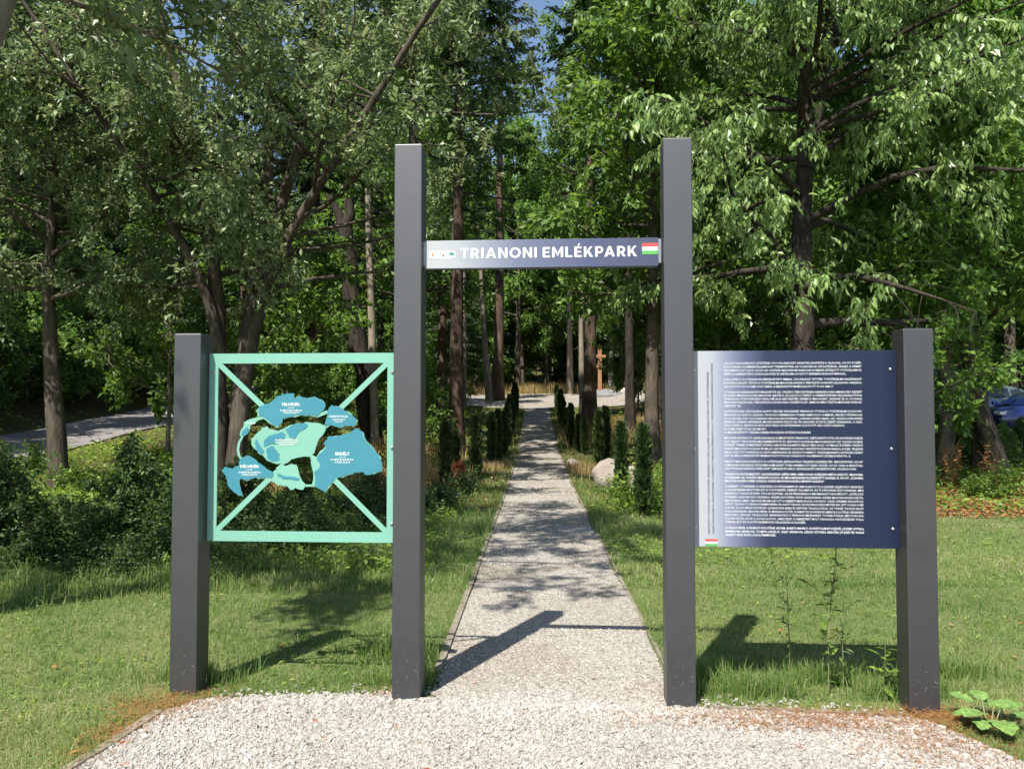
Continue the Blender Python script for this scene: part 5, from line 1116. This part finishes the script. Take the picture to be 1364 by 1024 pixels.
# ------------------------------------------------------------------ parked cars
M['glass'] = plain('car_glass', (.015, .02, .022), .05, 0, .9, .02); M['tyre'] = plain('tyre', (.015, .015, .015), .8)
M['chrome'] = plain('chrome', (.6, .6, .62), .2, 1.0); M['lamp'] = plain('lamp_glass', (.7, .7, .72), .08, 0, .8)
M['black'] = plain('black_trim', (.02, .02, .02), .6)
def carpaint(name, col):
    m = plain(name, col, .28, .35, .6, .03); m.node_tree.nodes['Principled BSDF'].inputs['Coat Weight'].default_value = 1.0; m.node_tree.nodes['Principled BSDF'].inputs['Coat Roughness'].default_value = .04
    return m
def make_car(px_, y_, rz, paint, label):
    x = WX(px_, y_); c = empty('parked_car', (x, y_, g(x, y_) + .02), rz); tag(c, label, 'car', None)
    # cross-sections along x: (x, half width at belt, z floor, z belt)
    sec = [(-2.1, .62, .42, .66), (-2.02, .78, .28, .8), (-1.5, .86, .22, .93), (-.9, .88, .2, .98), (0, .89, .2, 1.0), (1.0, .89, .2, 1.02), (1.7, .86, .24, 1.04), (2.0, .78, .3, .98), (2.08, .64, .42, .8)]
    v = []; f = []
    for X_, hw, z0, z1 in sec:
        prof = [(-hw * .9, z0), (-hw, z0 + .12), (-hw, (z0 + z1) / 2), (-hw * .96, z1 - .06), (-hw * .86, z1), (hw * .86, z1), (hw * .96, z1 - .06), (hw, (z0 + z1) / 2), (hw, z0 + .12), (hw * .9, z0)]
        v += [(X_, a, z) for a, z in prof]
    k = 10
    for i in range(len(sec) - 1):
        for j in range(k):
            f.append((i * k + j, (i + 1) * k + j, (i + 1) * k + (j + 1) % k, i * k + (j + 1) % k))
    f += [tuple(range(k)), tuple(range((len(sec) - 1) * k + k - 1, (len(sec) - 1) * k - 1, -1))]
    body = Geo().add(v, f).build('body', paint, c, smooth=True)
    # greenhouse
    gs = [(-1.05, .78, .985, .74, .99), (-.35, .76, .99, .63, 1.4), (.1, .77, .99, .62, 1.47), (1.0, .77, 1.0, .61, 1.45), (1.55, .75, 1.02, .6, 1.33), (1.95, .72, 1.0, .66, 1.02)]
    v = []; f = []
    for X_, h0, z0, h1, z1 in gs: v += [(X_, -h0, z0 - .03), (X_, -h1, z1 - .02), (X_, -h1 * .8, z1), (X_, h1 * .8, z1), (X_, h1, z1 - .02), (X_, h0, z0 - .03)]
    for i in range(len(gs) - 1):
        for j in range(5): f.append((i * 6 + j, i * 6 + j + 1, (i + 1) * 6 + j + 1, (i + 1) * 6 + j))
    Geo().add(v, f).build('cabin', paint, c, smooth=True)
    def pane(pts, nm='window'):
        return Geo().add(pts, [tuple(range(len(pts)))]).build(nm, M['glass'], c)
    for s in (-1, 1):
        for (xa, xb_, ta, tb) in ((-.78, .05, -.3, .05), (.12, .95, .12, .92), (1.02, 1.6, 1.0, 1.38)):
            zt = 1.36 if xa < 1 else 1.3
            pane([(xa, s * .785, 1.03), (xb_, s * .785, 1.03), (tb, s * .652, zt), (ta, s * .652, zt)])
        Geo().box(-.95, -.78, min(s * .86, s * 1.0), max(s * .86, s * 1.0), 1.0, 1.13).build('mirror', paint, c, bevel=.03)
        for xw in (-1.3, 1.3):
            k = 20; G = Geo()
            for yy_, rr in ((s * .90, .2), (s * .905, .3), (s * .88, .33), (s * .68, .33)):
                G.v += [(xw + rr * math.cos(i / k * math.tau), yy_, .33 + rr * math.sin(i / k * math.tau)) for i in range(k)]
            for q in range(3): G.f += [(q * k + i, q * k + (i + 1) % k, (q + 1) * k + (i + 1) % k, (q + 1) * k + i) for i in range(k)]
            wl = G.build('wheel', M['tyre'], c, smooth=True)
            G = Geo(); G.add([(xw + .2 * math.cos(i / k * math.tau), s * .907, .33 + .2 * math.sin(i / k * math.tau)) for i in range(k)], [tuple(range(k))]); G.build('rim', M['chrome'], wl)
        Geo().box(-2.08, -1.86, min(s * .5, s * .78), max(s * .5, s * .78), .66, .78).build('headlight', M['lamp'], c, bevel=.03)
        Geo().box(1.9, 2.06, min(s * .52, s * .76), max(s * .52, s * .76), .78, .95).build('tail_light', M['flag_red'], c, bevel=.03)
    pane([(-1.0, -.68, 1.0), (-1.0, .68, 1.0), (-.4, .56, 1.385), (-.4, -.56, 1.385)], 'windscreen'); c.children[-1].location = (-.025, 0, .012)
    pane([(1.97, -.6, 1.04), (1.97, .6, 1.04), (1.6, .52, 1.33), (1.6, -.52, 1.33)], 'rear_window'); c.children[-1].location = (.03, 0, .012)
    Geo().box(-2.11, -2.0, -.6, .6, .4, .55).build('bumper', M['black'], c, bevel=.02)
    return c
make_car(1385, 26, R(8), carpaint('blue_paint', (.008, .02, .12)), 'deep blue car parked under the trees')
make_car(1295, 30, R(4), carpaint('grey_paint', (.12, .16, .16)), 'grey-green car parked behind the crooked trunk')

# ------------------------------------------------------------------ single weeds and the broad-leaved plant
def tall_weed(name, x, y, H, n_leaf, L, lm, label, seed, branch=5, group=None):
    rng = np.random.default_rng(seed); t = empty(name, (x, y, g(x, y))); tag(t, label, 'weed', group)
    S = bend((0, 0, -.02), (0, 0, 1), H, 8, rng, .05, .02); lines = [(S, np.linspace(.0045, .0015, 8), 4)]; P = []; D = []
    for k in range(branch):
        p, d = at_t(S, rng.uniform(.25, .92)); a = rng.random() * math.tau
        B = bend(p, (math.cos(a) * .7, math.sin(a) * .7, .8), H * rng.uniform(.12, .3), 5, rng, .1, .05); lines.append((B, np.linspace(.0022, .001, 5), 3))
        for q in range(3): P.append(at_t(B, rng.random() * .99)[0]); D.append(rand_dirs(1, rng, 0, .6)[0])
    for k in range(n_leaf): P.append(at_t(S, rng.random() ** 1.3 * .95)[0]); D.append(rand_dirs(1, rng, -.2, .6)[0])
    link('stem', np_mesh('stem', *tubes(lines)), M['leaf_bramble_stem'], t)
    P = np.array(P); D = np.array(D); n = len(P)
    o = link('foliage', np_mesh('foliage', *leaves(P, D, unit(rng.normal(0, .4, (n, 3)) + [0, 0, 1.]), L * rng.uniform(.5, 1.3, n), L * .3, 1, .12, .2, rng.random(n), rng)), M[lm], t); o['kind'] = 'stuff'
M['leaf_bramble_stem'] = plain('weed_stem', (.16, .17, .07), .7)
tall_weed('tall_weed', 1.72, 4.38, .9, 16, .07, 'leaf_herb', 'thin tall wiry weed growing before the text board', 81, 14)
tall_weed('tall_weed', 1.83, 4.46, .5, 12, .06, 'leaf_bramble', 'lower leafy weed beside the thin tall one before the text board', 82, 7)
tall_weed('tall_weed', 1.6, 4.62, .62, 8, .05, 'leaf_bramble', 'sparse weed stalk behind the thin tall one before the text board', 83, 8)
tall_weed('tall_weed', 2.0, 4.33, .33, 12, .08, 'leaf_herb', 'short weed with long leaves beside the short post of the text board', 84, 3)
rng = np.random.default_rng(90)
for i in range(9):
    x = WX(1252 + i * 7 + rng.normal(0, 3), 16); tall_weed('dock_stalk', x, 16 + rng.normal(0, .3), rng.uniform(.7, 1.0), 90, .075, 'rust_weed', 'rusty brown dock stalk standing beyond the right lawn', 100 + i, 9, 'rusty dock stalks beyond the right lawn')
for i in range(5):
    x = -10.5 + i * 1.3 + rng.normal(0, .3); y = 17.5 + rng.normal(0, .8); tall_weed('mullein_stalk', x, y, rng.uniform(.9, 1.2), 40, .08, 'leaf_herb', 'pale green flower stalk standing between the weeds and the road', 120 + i, 2, 'pale stalks by the road')
# broad-leaved plant at the right end of the gravel
M['burdock_leaf'] = plain('burdock_leaf', (.13, .22, .055), .6, 0, .3, .4, 38)
bp = empty('burdock_plant', (2.33, 3.93, .0)); tag(bp, 'low plant with broad lobed light green leaves at the right gravel edge', 'plant')
def big_leaf(L, W, seed):
    rr = random.Random(seed); k = 9; G = Geo(); rows = []
    for i in range(k):
        t = i / (k - 1); hw = W / 2 * (math.sin(math.pi * min(1, t * .92 + .1)) ** .7) * (1 + .2 * math.sin(i * 2.6 + seed)); z = -.22 * L * t * t
        rows.append([(t * L, -hw, z + hw * .16 + rr.uniform(-.004, .004)), (t * L, -hw * .5, z + hw * .1), (t * L, 0, z + .006 * (i % 2)), (t * L, hw * .5, z + hw * .1), (t * L, hw, z + hw * .16 + rr.uniform(-.004, .004))])
    for r_ in rows: G.v += r_
    for i in range(k - 1): G.f += [(i * 5 + j, i * 5 + j + 1, i * 5 + 5 + j + 1, i * 5 + 5 + j) for j in range(4)]
    return G
for i, (a, el, L, W, ph) in enumerate(((3.6, .5, .14, .1, 0), (2.4, .9, .11, .09, 1), (4.5, .3, .15, .11, 2), (.3, .6, .14, .11, 3), (5.5, .5, .13, .1, 4), (1.4, .8, .1, .08, 5), (5.0, 1.1, .09, .075, 6), (4.0, .2, .12, .1, 7), (.9, .35, .12, .09, 8), (3.0, .25, .11, .085, 9))):
    G = big_leaf(L, W, ph); rad = .06 + .02 * (i % 3); z = .05 + .07 * math.sin(el)
    lo = G.build('leaf', M['burdock_leaf'], bp, smooth=True, loc=(rad * math.cos(a), rad * math.sin(a), z), rot=(0, -el * .45, a))
    v, q = tubes([(np.array([[-rad, 0, -z], [-rad * .4, 0, -z * .35], [.005, 0, 0]]), np.array([.005, .004, .003]), 5)]); link('stalk', np_mesh('stalk', v, q), M['leaf_bramble_stem'], lo)
# single fallen leaves
FLm = []
for s_ in range(3):
    rr = random.Random(s_); v, t_, c = leaves(np.zeros((1, 3)), A(1, 0, 0)[None], A(0, 0, 1)[None], .05, .034, 1, -.08 - .06 * s_, .12, np.array([.3 + .3 * s_])); FLm.append(np_mesh('fallen_leaf', v - A(.025, 0, 0), t_, c))
fl_m = [leafmat('leaf_fall_red', [(0, (.3, .06, .03)), (1, (.4, .1, .05))], .2, .6, .3, .1), leafmat('leaf_fall_orange', [(0, (.45, .17, .05)), (1, (.5, .22, .08))], .25, .6, .3, .1), leafmat('leaf_fall_brown', [(0, (.25, .13, .07)), (1, (.33, .2, .1))], .2, .6, .3, .1)]
fc = {}
def fallen(px_, py_, k, m_, s_, where):
    d_ = F * EYE / (py_ - 550); x = WX(px_, d_); key = (k, m_)
    if key not in fc:
        c = FLm[k].copy(); c.materials.append(fl_m[m_]); fc[key] = c
    onlawn = where == 'lawn'
    o = link('fallen_leaf', fc[key], None, None, (x, d_, g(x, d_) + (.028 if onlawn else .016)), (random.uniform(-.3, .3), random.uniform(-.3, .3), random.random() * 6.28), [s_] * 3)
    tag(o, '%s fallen leaf lying on the %s' % (('red', 'orange', 'brown')[m_], {'gravel': 'pale gravel', 'lawn': 'lawn'}[where]), 'leaf', 'fallen leaves on the ' + where)
for px_, py_, m_ in ((172, 985, 0), (175, 1012, 0), (405, 932, 1), (437, 978, 0), (425, 956, 0), (532, 964, 1), (568, 1020, 0), (633, 908, 2), (790, 902, 2), (1060, 990, 0), (1215, 1009, 1), (628, 860, 1), (560, 985, 2), (985, 962, 2), (1130, 975, 2)):
    fallen(px_, py_, random.randrange(3), m_, random.uniform(.6, .95), 'gravel')
for px_, py_, m_ in ((86, 884, 1), (80, 888, 1), (197, 872, 1), (222, 845, 1), (107, 1000, 1), (1337, 825, 1), (1352, 830, 1), (1355, 820, 0), (1060, 770, 1), (1006, 838, 1), (1035, 840, 1), (1262, 832, 2), (1345, 875, 1), (1352, 890, 2), (1310, 700, 1), (1280, 690, 1), (300, 800, 2), (378, 860, 1), (1065, 803, 1), (1200, 770, 2)):
    fallen(px_, py_, random.randrange(3), m_, random.uniform(.6, 1.0), 'lawn')
